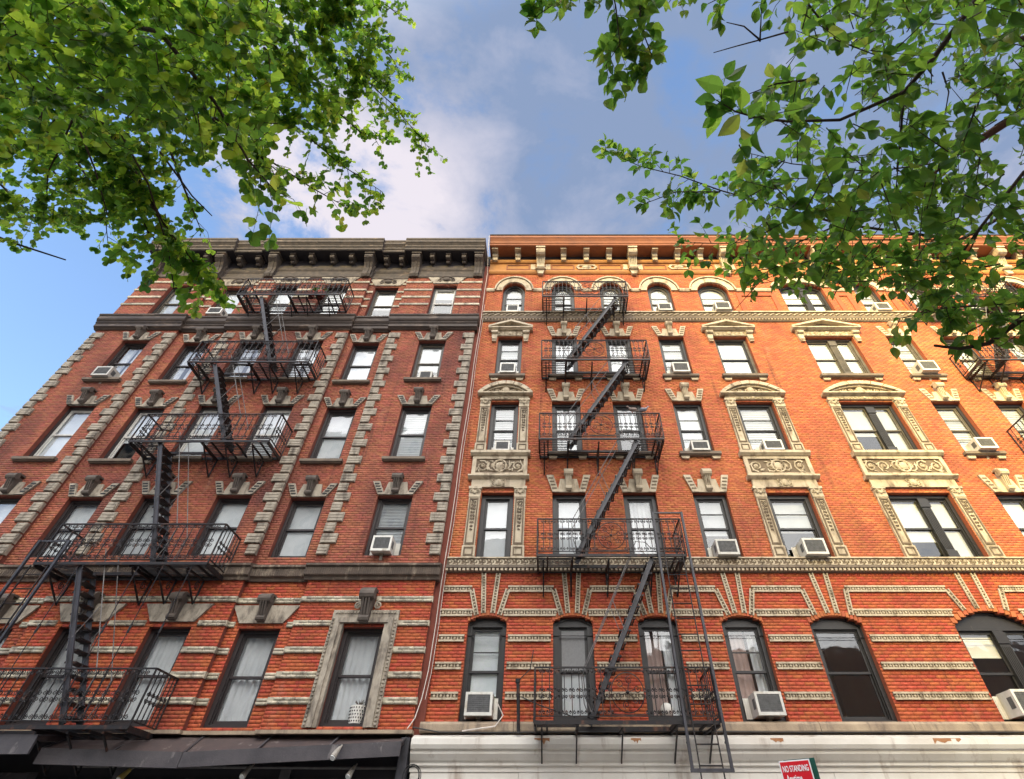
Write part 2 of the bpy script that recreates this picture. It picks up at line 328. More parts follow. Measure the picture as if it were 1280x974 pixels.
def brick_wall(parent, segs, ops, z0, z1, bm, mm, back=.30, near_parts=True):
    """segs: (xa, xb, yface). Mortar body of merged strips + every brick as real geometry."""
    B = []; mort = MB(); nz = int(round((z1-z0)/CH))
    for xa, xb, yf in segs:
        prev = None; zs = z0
        for k in range(nz+1):
            iv = intervals(xa, xb, ops, z0+(k+.5)*CH) if k < nz else None
            if prev is not None and iv != prev:
                for a, c in prev: mort.box(a, c, yf+.0032, back, zs, z0+k*CH)
                zs = z0+k*CH
            prev = iv
            if iv is None: break
            for a, c in iv:
                x = a-(.104 if k % 2 else 0)-.208*((k*7) % 3)*.02
                # stretcher bond, clipped to the interval
                off = (k % 2)*.104; st = math.floor((a-off)/.208)*.208+off
                while st < c-.012:
                    l = max(st, a); r = min(st+.2045, c)
                    if r-l > .02: B.append((l, r, yf+rng.uniform(-.0018, .0014), yf+.02, z0+k*CH+.0016, z0+(k+1)*CH-.0014))
                    st += .208
    mort.build('wall', mm, parent)
    A = np.array(B)
    score = np.full(len(A), 1e9)
    for i, b in enumerate(B):
        if b[4] < 6.6 and b[1]-b[0] > .19:
            u, v, zc = proj(((b[0]+b[1])/2, b[2], b[4]))
            if 5 < u < 1275 and v < 960: score[i] = zc
    near = np.argsort(score)[:300]; near = near[score[near] < 1e8] if near_parts else near[:0]
    rest = np.ones(len(A), bool); rest[near] = False
    link(boxes_mesh('brickwork', A[rest], bm), 'brickwork', parent, (0, 0, 0), 'stuff')
    me = boxes_mesh('brick', np.array([(-.1015, .1015, 0, .02, 0, CH-.005)]), bm)
    for i in near:
        b = B[i]; o = link(me, 'brick', parent, ((b[0]+b[1])/2, b[2], b[4])); o.scale.x = (b[1]-b[0])/.203
# ------------------------------------------------------------------ ornament
def spiral(b, x, y, z, r, r0, turns, a0, sgn, tr, n=9, sides=3, plane='xz'):
    p = []
    for k in range(n+1):
        t = k/n; a = a0+sgn*2*math.pi*turns*t; q = r+(r0-r)*t
        p.append((x+q*math.cos(a), y, z+q*math.sin(a)) if plane == 'xz' else (x, y+q*math.cos(a), z+q*math.sin(a)))
    b.tube(p, tr, sides, cap=False)
def relief_scrolls(b, x0, x1, z0, z1, y, rows=1, d=.022, seed=0):
    """carved leaf scrolls, mirrored about the middle"""
    rr = random.Random(seed); cx = (x0+x1)/2; h = (z1-z0)/rows; n = max(1, int(round((x1-x0)/2/h)))
    for s in (-1, 1):
        for i in range(n):
            for j in range(rows):
                x = cx+s*(x1-x0)/2*(i+.5)/n; z = z0+h*(j+.5); r = h*.42
                spiral(b, x, y, z, r, r*.2, 1.5, rr.uniform(0, 6), s*(1 if (i+j) % 2 else -1), d, 12, 4)
                b.sphere((x, y, z), r*.26, 6, 4)
                for q in range(5):
                    a = rr.uniform(0, 6.28); b.tube([(x+r*.8*math.cos(a), y, z+r*.8*math.sin(a)), (x+r*1.2*math.cos(a+.4), y-.012, z+r*1.15*math.sin(a+.4))], d*1.1, 4, d*.3)
def keystone_fn(w, h, dp):
    def f(b):                                # tapered scroll bracket with a rolled top, base z=0 bottom
        b.v, b.f = [], []
        k = len(b.v)
        for z, ww, y in ((0, w*.56, -dp*.42), (h*.55, w*.70, -dp*.62), (h*.86, w*.86, -dp*.95)):
            b.v += [(-ww/2, y, z), (ww/2, y, z), (ww/2, .02, z), (-ww/2, .02, z)]
        for q in range(2):
            o = k+4*q
            for i in range(4): b.f.append((o+i, o+(i+1) % 4, o+4+(i+1) % 4, o+4+i))
        b.f += [(k+3, k+2, k+1, k), (k+8, k+9, k+10, k+11)]
        b.tube([(-w/2, -dp*.78, h*.84), (w/2, -dp*.78, h*.84)], h*.17, 10)
        b.tube([(-w*.34, -dp*.44, h*.12), (w*.34, -dp*.44, h*.12)], h*.10, 8)
        for x in (-.2, 0, .2): b.bar((x*w, -dp*.50, h*.16), (x*w, -dp*.98, h*.80), w*.10, .03)
        b.box(-w*.48, w*.48, -dp*.7, .02, h*.98, h*1.06)
    return f
def lintel_splayed(parent, x0, x1, z0, z1, yf, m, key, kh, spl=.16, kw=.26, kd=.22, kmat=None, soff=.12):
    """lintel stone: middle slab, two carved splayed ends, scroll keystone"""
    cx = (x0+x1)/2; e = .22
    MB().prism([(x0+e-.08, z0), (x1-e+.08, z0), (x1-e+.0, z1-soff), (x0+e-.0, z1-soff)], yf-.05, yf+.05).build('lintel', m, parent)
    for s in (-1, 1):
        xo = x0 if s < 0 else x1
        q = [(xo-s*.02, z0), (xo-s*.20, z0), (xo-s*.02-s*0+s*.0, z1), (xo+s*spl, z1)]
        q = [(xo-s*(-.0), z0), (xo+s*spl, z1), (xo+s*(spl-.20), z1), (xo-s*.18, z0)]
        if s > 0: q = q[::-1]
        if sum((q[i][0]*q[(i+1) % 4][1]-q[(i+1) % 4][0]*q[i][1]) for i in range(4)) < 0: q = q[::-1]
        o = MB().prism(q, yf-.065, yf+.05).build('lintel_end', m, parent)
        b = MB(); c = Vector((sum(p[0] for p in q)/4, 0, sum(p[1] for p in q)/4)); dx = spl/(z1-z0)*s
        for k in range(4):                  # cross bars, coloured dark to stand for the carved recesses
            z = z0+(z1-z0)*(.2+.2*k); x = xo-s*.09+dx*(z-z0); b.bar((x-.065, yf-.068, z), (x+.065, yf-.068, z), .02, .034)
        b.build('carving', 'blk' if kmat else 'stone_dark', o, 'stuff')
    me = shared(('keystone', kw, kh, kd, kmat or m), kmat or m, keystone_fn(kw, kh, kd))
    link(me, 'keystone', parent, (cx, yf-.03, z0+.02))
def sill(parent, x0, x1, z0, z1, yf, m='sill', over=.14, out=.13, feet=False):
    MB().box(x0-over, x1+over, yf-out, yf+.1, z0+.03, z1).box(x0-over+.03, x1+over-.03, yf-out*.7, yf+.1, z0, z0+.03).build('sill', m, parent)
    if feet:
        for x in (x0+.02, x1-.02): MB().prism([(x-.10, z0-.09), (x+.10, z0-.09), (x+.13, z0-.004), (x-.13, z0-.004)], yf-.08, yf+.05).build('sill_bracket', 'stone_r', parent)
# ------------------------------------------------------------------ windows
def curtain_mesh(b, x0, x1, z0, z1, y, amp=.03, n=26, ph=0.):
    k = len(b.v); rr = random.Random(int(x0*1000+z0*77))
    f = rr.uniform(40, 60)
    for j in range(3):
        z = z0+(z1-z0)*j/2
        for i in range(n+1):
            x = x0+(x1-x0)*i/n; b.v.append((x, y+amp*math.sin(x*f+ph+.5*math.sin(x*13)), z))
    for j in range(2):
        for i in range(n):
            o = k+j*(n+1)+i; b.f.append((o, o+1, o+n+2, o+n+1))
def backing(w, x0, x1, z0, z1, y, kind):
    yb = y+.148
    if kind == 'blind':
        b = MB().box(x0-.02, x1+.02, yb, yb+.012, z0, z1+.1)
        nn = int((z1-z0)/.085)
        for k in range(nn): b.bar((x0, yb-.006, z0+k*.085), (x1, yb-.006, z0+k*.085), .02, .045)
        b.build('blind', 'blind', w)
    elif kind == 'shade': MB().box(x0-.02, x1+.02, yb, yb+.01, z0, z1+.1).tube([(x0, yb-.01, z0+.01), (x1, yb-.01, z0+.01)], .014, 6).build('shade', 'blind', w)
    elif kind.startswith('shade'):
        f = float(kind[5:])/100; MB().box(x0-.02, x1+.02, yb, yb+.01, z1-(z1-z0)*f, z1+.1).tube([(x0, yb-.01, z1-(z1-z0)*f), (x1, yb-.01, z1-(z1-z0)*f)], .014, 6).build('shade', 'blind_warm' if f < .5 else 'blind', w)
    elif kind == 'curtain':
        b = MB(); curtain_mesh(b, x0-.03, x1+.03, z0-.02, z1+.1, yb+.05); b.build('curtain', 'curtain', w, smooth=True)
    elif kind == 'pair':
        mid = (x0+x1)/2; g = (x1-x0)*.10
        for a, c in ((x0-.03, mid-g), (mid+g, x1+.03)):
            b = MB(); curtain_mesh(b, a, c, z0-.02, z1+.1, yb+.05, .035, 16); b.build('curtain', 'curtain', w, smooth=True)
    elif kind == 'side':
        b = MB(); curtain_mesh(b, x1-(x1-x0)*.35, x1+.03, z0-.02, z1+.1, yb+.05, .035, 14); b.build('curtain', 'curtain', w, smooth=True)
        b = MB(); curtain_mesh(b, x0-.03, x0+(x1-x0)*.62, z0-.02, z1+.1, yb+.14, .03, 14); b.build('drape', 'curtain_p', w, smooth=True)
def window(parent, x0, x1, z0, z1, yf, rise=0, frame='frame_d', sash=None, cas=.07, back='blind', extra=(), split=.5, mull=None, headgap=0., rec=.14, flat=False):
    sash = sash or frame; y = yf+rec; g = .03
    o = poly(x0-g, x1+g, z0-g, z1+g, rise)
    zf = z1
    if flat: zf = z1-rise+cas-.04; rise_o = rise; rise = 0
    i = poly(x0+cas, x1-cas, z0+cas*.7, zf-cas-headgap, max(rise-cas*.4, 0) if rise else 0)
    if flat: i = i[:2]+[(x1-cas-(x1-x0-2*cas)*k/12, i[2][1]) for k in range(13)]
    w = MB().ring(o, i, y, y+.17).build('window', frame, parent)
    if flat:
        i = poly(x0+cas, x1-cas, z0+cas*.7, zf-cas-headgap)
        MB().ring(poly(x0+.0, x1-.0, z1-rise_o-.25, z1+.0, rise_o), poly(x0+cas*.35, x1-cas*.35, z1-rise_o-.25+.001, z1-cas*.4, rise_o*.95), y-.03, y+.02).build('frame_moulding', frame, w)
    i2 = poly(x0+cas+.025, x1-cas-.025, z0+cas*.7+.02, zf-cas-headgap-.025, max(rise-cas*.4, 0) if rise else 0)
    MB().ring(i, i2, y+.05, y+.15).build('casing_bead', sash, w)
    X0, X1, Z0, Z1 = x0+cas+.025, x1-cas-.025, z0+cas*.7+.02, zf-cas-headgap-.025
    RI = max(rise-cas*.4, 0) if rise else 0
    lights = [(X0, X1)]
    if mull:
        a, c = mull; lights = [(X0, a), (c, X1)]
        b = MB().box(a, c, y-.01, y+.16, Z0-.01, Z1+.02)
        for k in range(5): b.box(a+(c-a)*(.12+.17*k), a+(c-a)*(.20+.17*k), y-.025, y-.01, Z0+.25, Z1-.3)
        b.box(a-.02, c+.02, y-.04, y+.02, Z1-.24, Z1-.02); b.box(a-.02, c+.02, y-.04, y+.02, Z0, Z0+.2)
        b.build('mullion', frame, w)
    zm = Z0+(Z1-Z0)*split; s = .04
    for a, c in lights:
        ri = RI if not mull else 0; zt = Z1 if not (mull and rise) else Z1-RI*.75
        MB().ring(poly(a, c, zm-.02, zt, ri), poly(a+s, c-s, zm+.025, zt-s, max(ri-s*.3, 0)), y+.07, y+.105).build('upper_sash', sash, w)
        MB().ring(poly(a, c, Z0, zm+.02), poly(a+s, c-s, Z0+.055, zm-.025), y+.107, y+.14).build('lower_sash', sash, w)
        MB().prism(poly(a+s-.006, c-s+.006, zm+.02, zt-s+.006, max(ri-s*.3, 0)), y+.085, y+.09).build('pane', 'glass', w)
        MB().prism(poly(a+s-.006, c-s+.006, Z0+.05, zm-.02), y+.121, y+.126).build('pane', 'glass', w)
        if mull and rise: MB().box(a-.03, c+.03, y+.06, y+.15, zt+.003, Z1+.05).build('transom_head', sash, w)
        for e in extra:
            z = Z0+(Z1-Z0)*e; MB().box(a+s, c-s, y+.058, y+.080, z-.012, z+.012).build('storm_rail', sash, w)
        if isinstance(back, (list, tuple)): kk = back[lights.index((a, c))]
        else: kk = back
        if kk == 'screen': MB().box(a+s, c-s, y+.055, y+.062, zm, zt-s).build('insect_screen', 'screen', w); kk = 'shade'
        if kk: backing(w, a, c, Z0, zt, y, kk)
    return w
# ------------------------------------------------------------------ ground
def setting():
    o = MB().box(-400, 400, -400, 400, -.5, -.13).build('ground', 'concrete'); o['kind'] = 'structure'
    o = MB().box(-200, 200, -9.3, -4.1, -.126, -.12).build('road', 'asphalt'); o['kind'] = 'structure'
    o = MB().box(-200, 200, -4.1, 6, -.12, 0).build('pavement', 'concrete'); o['kind'] = 'structure'
    o = MB().box(-200, 200, -17, -9.3, -.12, 0).build('pavement', 'concrete'); o['kind'] = 'structure'
setting()
def opposite():
    t = thing('apartment_building', 'plain pale stone block behind the viewer across the street, mirrored in the panes', 'building', (-14, -17, 0))
    b = MB(); b.box(-40, 34, -32, -17, 0, 9.5); b.build('wall', 'opp', t)
    w = MB(); c = MB()
    for x in np.arange(-38.5, 32, 2.3):
        top = 9
        for z in np.arange(1.2, top-2, 3.1): w.box(x, x+1.05, -17, -16.93, z, z+1.8); c.box(x-.15, x+1.2, -17, -16.85, z-.15, z-.003)
    w.build('window', 'frame_d', t, 'stuff'); c.build('sill', 'stone_l', t, 'stuff')
opposite()
def shade_blocks():  # unseen blocks added to keep the sun off the left and lower facades
    for x0, x1, h, lab in ((-75, -20.5, 52, 'unseen tall block added far behind the viewer to shade the left facade'), (-20.4, 8, 34, 'unseen lower block added beside the tall one to shade the lower right facade')):
        t = thing('shade_block', lab, 'building', ((x0+x1)/2, -60, 0)); MB().box(x0, x1, -80, -60, 0, h).build('wall', 'opp', t); w = MB()
        for x in np.arange(x0+1, x1-2, 3.4):
            for z in np.arange(2, h-3, 3.3): w.box(x, x+1.5, -60.0, -59.93, z, z+1.9)
        w.build('window', 'frame_d', t, 'stuff')
shade_blocks()
# ------------------------------------------------------------------ right-hand building
CR = dict(A=(-1.9, -1.0), B=(.08, 1.0), C=(2.05, 2.97), D=(4.0, 4.95), E=(6.05, 7.27), F=(9.4, 11.2), G=(12.45, 13.38), H=(14.5, 15.45), I=(16.6, 17.5), J=(18.7, 19.6))
RW_X0, RW_X1 = -2.58, 23.0
GCROWN = {'E': .17, 'F': .30}
def right_building():
    t = thing('apartment_building', 'orange red brick tenement with cream carved window surrounds and a rusty orange cornice', 'building', (10.2, 0, 0), 'tenements facing the street')
    ops = []
    for k, (a, c) in CR.items():
        ops += [(a, c, 3.71, 5.70+(.1 if k == 'F' else 0), GCROWN.get(k, .13)), (a, c, 6.97, 8.79, 0), (a, c, 10.05, 11.98, 0), (a, c, 13.07, 14.98, 0), (a, c, 16.22, 18.11, .5 if k != 'F' else .28)]
    brick_wall(t, [(RW_X0, RW_X1, 0.)], ops, 3.52, 3.52+50*CH, 'brick_rg', 'mortar_r'); brick_wall(t, [(RW_X0, RW_X1, 0.)], ops, 3.52+50*CH, 18.8, 'brick_r', 'mortar_r', near_parts=False)
    MB().box(-2.9, RW_X0+.003, -.06, .3, 3.3, 19.2).build('wall', 'mortar_l', t)
    # body behind: side walls, back, roof and ceilings
    b = MB().box(RW_X0, RW_X0+.25, .31, 5, 0, 19.4).box(RW_X1-.25, RW_X1, .31, 5, 0, 19.4).box(RW_X0+.25, RW_X1-.25, 4.8, 5, 0, 19.4)
    for z in (6.2, 9.25, 12.35, 15.4, 18.55): b.box(RW_X0+.25, RW_X1-.25, .31, 4.8, z, z+.2)
    for x in (-.5, 3.4, 5.4, 8.4, 12, 16, 20): b.box(x, x+.12, .95, 4.78, 3.3, 18.5)
    b.build('room', 'room', t)
    MB().box(RW_X0-.2, RW_X1, .0, 5, 19.4, 20.0).build('roof', 'corn_soffit', t)
    st = 'stone_r'
    # --- windows
    xt3 = (.3, .72)
    backs = {
     'G': dict(A='shade75', B='screen', C='side', D='side', E=None, F=('shade30', None), G='shade', H='curtain', I='shade', J=None),
     '2': dict(A='shade', B='shade', C='curtain', D='shade60', E='shade55', F=('shade70', 'shade'), G='shade', H='blind', I='shade', J='blind'),
     '3': dict(A='blind', B='curtain', C='shade60', D='shade', E='blind', F=('shade60', 'shade'), G='blind', H='blind', I='shade', J='blind'),
     '4': dict(A='blind', B='curtain', C='curtain', D='blind', E='shade', F=('blind', 'blind'), G='blind', H='shade', I='blind', J='blind'),
     '5': dict(A='blind', B='shade', C='blind', D='blind', E='shade', F=('shade', 'shade'), G='blind', H='shade', I='blind', J='blind')}
    for k, (a, c) in CR.items():
        mu = lambda q: ((a+c)/2-.0, (a+c)/2+.24) if k == 'F' else None
        window(t, a, c, 3.71, 5.70+(.1 if k == 'F' else 0), 0, GCROWN.get(k, .13), 'frame_d', 'frame_d', .10 if k not in 'B' else .13, backs['G'][k], (.72,) if k in 'AD' else (), .5, mu(0), headgap=.03, flat=True)
        fr = 'frame_d'; fu = 'frame_g' if k in 'FGHIJ' else 'frame_d'
        window(t, a, c, 6.97, 8.79, 0, 0, fr, fr, .11 if k not in 'F' else .09, backs['2'][k], (.75,) if k in 'DE' else (), .5, mu(0))
        window(t, a, c, 10.05, 11.98, 0, 0, 'frame_d', fu, .10, backs['3'][k], (.3, .72) if k in 'ADEG' else (), .5, mu(0))
        window(t, a, c, 13.07, 14.98, 0, 0, 'frame_d' if k in 'ABCD' else 'frame_g', fu, .09, backs['4'][k], (.3, .74) if k in 'ADG' else (), .5, mu(0))
        window(t, a, c, 16.22, 18.11, 0, .5 if k != 'F' else .28, 'frame_d', 'frame_g' if k in 'CDEG' else 'frame_d', .09, backs['5'][k], (.62,), .42, mu(0))
    # --- ground floor: studded terracotta bands
    def stud_band(pts, y=-.045):             # polyline of (x,z) centre points, height h
        pass
    keys = list(CR); edges = [(RW_X0, CR['A'][0])]+[(CR[keys[i]][1], CR[keys[i+1]][0]) for i in range(len(keys)-1)]+[(CR['J'][1], RW_X1)]
    def studs(b, p, q, h, y):
        p = Vector((p[0], y, p[1])); q = Vector((q[0], y, q[1])); L = (q-p).length; n = max(1, int(L/.125)); d = (q-p)/n; u = d.normalized(); w = u.cross(Vector((0, 1, 0)))
        for i in range(n):
            c = p+d*(i+.5)
            for s in (-1, 1):                # raised frame rails round a stud
                pass
            k = len(b.v); r = h*.23
            for yy, rr in ((y+.02, r*1.3), (y-.018, r*.8)):
                for j in range(6):
                    a = 2*math.pi*j/6; e = c+u*rr*math.cos(a)+w*rr*math.sin(a); b.v.append((e.x, yy, e.z))
            b.f.append(tuple(range(k+6, k+12))[::-1])
            for j in range(6): b.f.append((k+j, k+(j+1) % 6, k+6+(j+1) % 6, k+6+j))
            if i: b.bar(p+d*i-w*h*.34, p+d*i+w*h*.34, .02, .022)
    def band(p, q, h, yf=0., slant0=0., slant1=0., parent=t):
        pv = Vector((p[0], 0, p[1])); qv = Vector((q[0], 0, q[1])); u = (qv-pv).normalized(); w = Vector((-u.z, 0, u.x))*h/2
        P = [pv-w, qv-w+u*slant1, qv+w, pv+w] if True else 0
        P = [pv-w-u*slant0, qv-w+u*slant1, qv+w, pv+w]
        pts = [(e.x, e.z) for e in P]
        if sum(pts[i][0]*pts[(i+1) % 4][1]-pts[(i+1) % 4][0]*pts[i][1] for i in range(4)) < 0: pts = pts[::-1]
        o = MB().prism(pts, yf-.022, yf+.05).build('stone_band', 'stone_dark', parent); b = MB()
        for s in (-1, 1):                    # raised fillets
            e = w*(s*.84); b.bar(tuple(pv+e*.97-u*(slant0*.4 if s < 0 else 0)+Vector((0, yf-.03, 0))), tuple(qv+e*.97+u*(slant1*.4 if s < 0 else 0)+Vector((0, yf-.03, 0))), .036, h*.28)
        studs(b, p, q, h, yf-.026); b.build('stud', st, o, 'stuff'); return o
    for a, c in edges:
        for z in (4.165, 4.705, 5.235):
            if c-a > .1: band((a+.05, z), (c-.05, z), .125)
        if c-a > .3: band((a-.12 if a > RW_X0 else a, 5.76), (c+.12 if c < RW_X1 else c, 5.76), .14, 0, -.0 if a == RW_X0 else -.10, 0 if c == RW_X1 else -.10)
    top = {}
    for k, (a, c) in CR.items():
        m = (a+c)/2; hw = (c-a)/2; lt, lb = (.44, .27) if hw < .5 else ((.53, .43) if hw < .7 else (.66, .5)); st_, sb = (.18, .11) if hw < .7 else (.2, .17)
        top[k] = (m-lt, m+lt); rise = GCROWN.get(k, .13); zc = 5.70+.03+(.1 if k == 'F' else 0)
        for s in (-1, 1):
            band((m+s*sb, zc+.02), (m+s*st_, 6.64), .105); band((m+s*lb, zc-.02), (m+s*lt, 6.27), .105, -.003)
        # brick voussoir arch
        for q in range(-7, 8):
            f = q/7.5; xx = m+f*hw*1.02; zz = 5.70+(.1 if k == 'F' else 0)-rise*f*f+.005
            MB().prism([(xx-hw/16, zz), (xx+hw/16, zz), (xx+hw/16+f*.03, zz+.11), (xx-hw/16+f*.03, zz+.11)], -.018-.002*(q % 2), .04).build('voussoir', 'brick_r', t)
    xs = [(RW_X0, top['A'][0])]+[(top[keys[i]][1], top[keys[i+1]][0]) for i in range(len(keys)-1)]+[(top['J'][1], RW_X1)]
    for a, c in xs: band((a, 6.28), (c, 6.28), .13)
    # --- wave scroll belt and dentils
    L = RW_X1-RW_X0
    MB().xprism([(.05, 6.80), (-.10, 6.80), (-.10, 6.955), (-.098, 6.96), (.02, 6.96)], RW_X0, RW_X1).build('belt_course', 'stone_dark', t)
    MB().box(RW_X0, RW_X1, -.135, .02, 6.963, 6.995).build('belt_cap', st, t)
    MB().xprism([(.05, 6.64), (-.06, 6.66), (-.09, 6.70), (-.15, 6.74), (-.15, 6.797), (.05, 6.797)], RW_X0, RW_X1).build('belt_moulding', 'sill', t)
    def wave(b):
        spiral(b, 0, 0, 0, .070, .012, 1.05, -1.9, 1, .027, 12, 4); b.tube([(-.022, 0, -.072), (.09, 0, -.066), (.16, 0, -.05)], .022, 4, .012); b.sphere((.105, .01, .035), .030, 6, 4)
    me = shared(('wave_scroll',), st, wave)
    n = int(L/.212)
    for i in range(n): link(me, 'wave_scroll', t, (RW_X0+.1+i*.212, -.105, 6.882))
    b = MB()
    for i in range(int(L/.105)): b.box(RW_X0+i*.105, RW_X0+i*.105+.06, -.135, -.05, 6.672, 6.725)
    b.build('dentil', st, t, 'stuff')
    # --- rope band under the top storey
    MB().xprism([(.05, 15.950), (-.11, 15.950), (-.11, 16.167), (.05, 16.167)], RW_X0, RW_X1).build('band_course', 'stone_dark', t); MB().box(RW_X0, RW_X1, -.17, .05, 16.170, 16.220).build('band_cap', st, t)
    MB().xprism([(.05, 15.750), (-.05, 15.770), (-.05, 15.820), (-.12, 15.880), (-.12, 15.947), (.05, 15.947)], RW_X0, RW_X1).build('band_moulding', 'sill', t)
    leaf = shared(('rope_leaf',), st, lambda b: b.tube([(-.10, 0, -.06), (0, -.012, 0), (.10, 0, .06)], .030, 5, .018))
    for i in range(int(L/.23)): link(leaf, 'rope_leaf', t, (RW_X0+.1+i*.23, -.12, 16.070))
    b = MB()
    for i in range(int(L/.12)): b.box(RW_X0+i*.12, RW_X0+i*.12+.07, -.10, -.03, 15.820, 15.870)
    b.build('dentil', st, t, 'stuff')
    # --- plain windows: splayed lintels and sills
    for k in 'BCDGHIJ':
        a, c = CR[k]
        lintel_splayed(t, a, c, 8.795, 9.31, 0, st, 1, .60, .17, .26, .20)
        lintel_splayed(t, a, c, 11.985, 12.47, 0, st, 1, .60, .17, .26, .20)
        lintel_splayed(t, a, c, 14.985, 15.48, 0, st, 1, .60, .17, .24, .18)
        sill(t, a, c, 9.93, 10.047, 0, 'sill', .14, .15, True); sill(t, a, c, 12.94, 13.067, 0, 'sill', .14, .15, True)
    # --- ornate bays
    def pilaster(x0, x1, z0, z1):
        b = MB().box(x0-.02, x1+.02, -.10, .05, z0, z0+.30).box(x0, x1, -.07, .05, z0+.3, z1-.30)
        p = b.build('pilaster', st, t)
        w = (x1-x0); b = MB().ring(poly(x0+.03, x1-.03, z0+.34, z1-.34), poly(x0+.065, x1-.065, z0+.38, z1-.38), -.095, -.06)
        b.ring(poly(x0+.03, x1-.03, z0+.05, z0+.26), poly(x0+.06, x1-.06, z0+.08, z0+.23), -.118, -.09)
        cx = (x0+x1)/2; rr = random.Random(int(x0*100))
        for q in range(9):
            z = z1-.45-q*.095; r = .05*(1-.06*q)
            for s in (-1, 1): spiral(b, cx+s*r*.7, -.078, z, r*.9, r*.2, 1.1, rr.uniform(0, 6), s, .014, 7, 3)
        b.build('carving', 'stone_dark', p)
        c = MB().box(x0-.03, x1+.03, -.13, .05, z1-.07, z1).box(x0-.01, x1+.01, -.09, .05, z1-.30, z1-.07)
        for s in (-1, 1): spiral(c, cx+s*w*.33, -.11, z1-.13, .065, .01, 1.4, 1.57, s, .02, 9, 4)
        c.sphere((cx, -.10, z1-.18), .05, 6, 4); c.build('capital', st, t)
    for k in 'AEF':
        a, c = CR[k]; pa, pc = a-.33, c+.33; m = (a+c)/2; hw = (pc-pa)/2; wide = k == 'F'
        for x0, x1 in ((pa, a-.03), (c+.03, pc)): pilaster(x0, x1, 6.995, 8.93); pilaster(x0, x1, 10.055, 12.03)
        # entablature over second storey with cartouche
        MB().box(pa+.02, pc-.02, -.08, .05, 8.93, 9.16).xprism([(.05, 9.16), (-.10, 9.16), (-.20, 9.22), (-.20, 9.265), (.05, 9.265)], pa-.09, pc+.09).build('entablature', st, t)
        b = MB().sphere((m, -.09, 9.06), .10, 10, 6, .5, 1.1)
        for s in (-1, 1):
            for dz in (.06, -.07): spiral(b, m+s*.15, -.095, 9.07+dz, .075, .015, 1.3, 1.5, s, .02, 9, 4)
        b.build('cartouche', st, t)
        # carved spandrel panel
        p = MB().box(pa-.02, pc+.02, -.05, .05, 9.27, 9.90).build('carved_panel', 'stone_dark', t)
        MB().ring(poly(pa-.024, pc+.024, 9.273, 9.897), poly(pa+.09, pc-.09, 9.365, 9.815), -.095, -.02).build('panel_border', st, p)
        b = MB(); relief_scrolls(b, pa+.10, pc-.10, 9.365, 9.815, -.062, 1 if not wide else 1, .026, ord(k))
        b.tube([(m+.19*math.cos(q*math.pi/6), -.075, 9.59+.19*math.sin(q*math.pi/6)) for q in range(13)], .03, 5); b.sphere((m, -.06, 9.59), .13, 10, 6, .45, 1.0)
        b.build('carving', st, p)
        MB().xprism([(.05, 9.905), (-.12, 9.905), (-.20, 9.97), (-.20, 10.048), (.05, 10.048)], pa-.10, pc+.10).build('sill', st, t)
        # arched pediment over third storey
        MB().box(pa+.02, pc-.02, -.07, .05, 12.03, 12.15).xprism([(.05, 12.15), (-.10, 12.15), (-.22, 12.19), (-.22, 12.235), (.05, 12.235)], pa-.12, pc+.12).build('entablature', st, t)
        b = MB(); relief_scrolls(b, a-.05, c+.05, 12.04, 12.14, -.075, 1, .016, 3); b.sphere((m, -.08, 12.09), .055, 8, 5, .5); b.build('carving', st, t)
        rise = .46; ho = hw+.12
        ao = [(m+ho*x, 12.24+rise*z) for x, z in arc(ho, rise, 14)]; ai = [(m+(ho-.16)*x, 12.24+(rise-.13)*z) for x, z in arc(ho-.16, rise-.13, 14)]
        ab = [(m+(ho-.19)*x, 12.245+(rise-.155)*z) for x, z in arc(ho-.19, rise-.155, 14)]; ac_ = [(m+(ho-.25)*x, 12.245+(rise-.20)*z) for x, z in arc(ho-.25, rise-.20, 14)]; b = MB()
        for q in range(14): b.prism([ac_[q], ab[q], ab[q+1], ac_[q+1]], -.14, .04)
        b.build('pediment_moulding', st, t)
        for q in range(14):                  # arch blocks
            L_ = lambda A, f: (A[q][0]+(A[q+1][0]-A[q][0])*f, A[q][1]+(A[q+1][1]-A[q][1])*f)
            g_ = .07 if q % 2 else 0; h_ = .93 if not q % 2 else 1; MB().prism([L_(ai, g_), L_(ao, g_), L_(ao, h_), L_(ai, h_)], -.22-.004*(q % 2), .05).build('pediment_block', st, t)
        tp = MB().prism([(m-ho+.2, 12.237), (m+ho-.2, 12.237)]+ai[1:-1], -.05, .05).build('tympanum', 'stone_dark', t); b = MB()
        relief_scrolls(b, m-ho*.62, m+ho*.62, 12.26, 12.46, -.07, 1, .022, ord(k)+5); b.sphere((m, -.07, 12.41), .13, 10, 6, .5); b.build('carving', st, tp)
        # fourth storey: bracketed triangular pediment
        sill(t, a, c, 12.94, 13.067, 0, 'sill', .16, .16, True)
        for x in (a-.20, c+.06):
            q = MB().prism([(x, 14.68), (x+.14, 14.68), (x+.20, 15.21), (x-.06, 15.21)], -.10, .05)
            q.tube([(x-.05, -.13, 15.10), (x+.19, -.13, 15.10)], .07, 8); q.tube([(x, -.10, 14.78), (x+.14, -.10, 14.78)], .05, 8); q.build('pediment_bracket', st, t)
        MB().box(a-.04, c+.04, -.06, .05, 14.99, 15.205).xprism([(.05, 15.21), (-.14, 15.21), (-.24, 15.26), (-.24, 15.30), (.05, 15.30)], pa-.04, pc+.04).build('entablature', st, t)
        b = MB(); relief_scrolls(b, a, c, 15.01, 15.18, -.065, 1, .018, 9); b.sphere((m, -.07, 15.1), .08, 8, 5, .5); b.build('carving', st, t)
        pk = 15.68 if not wide else 15.73
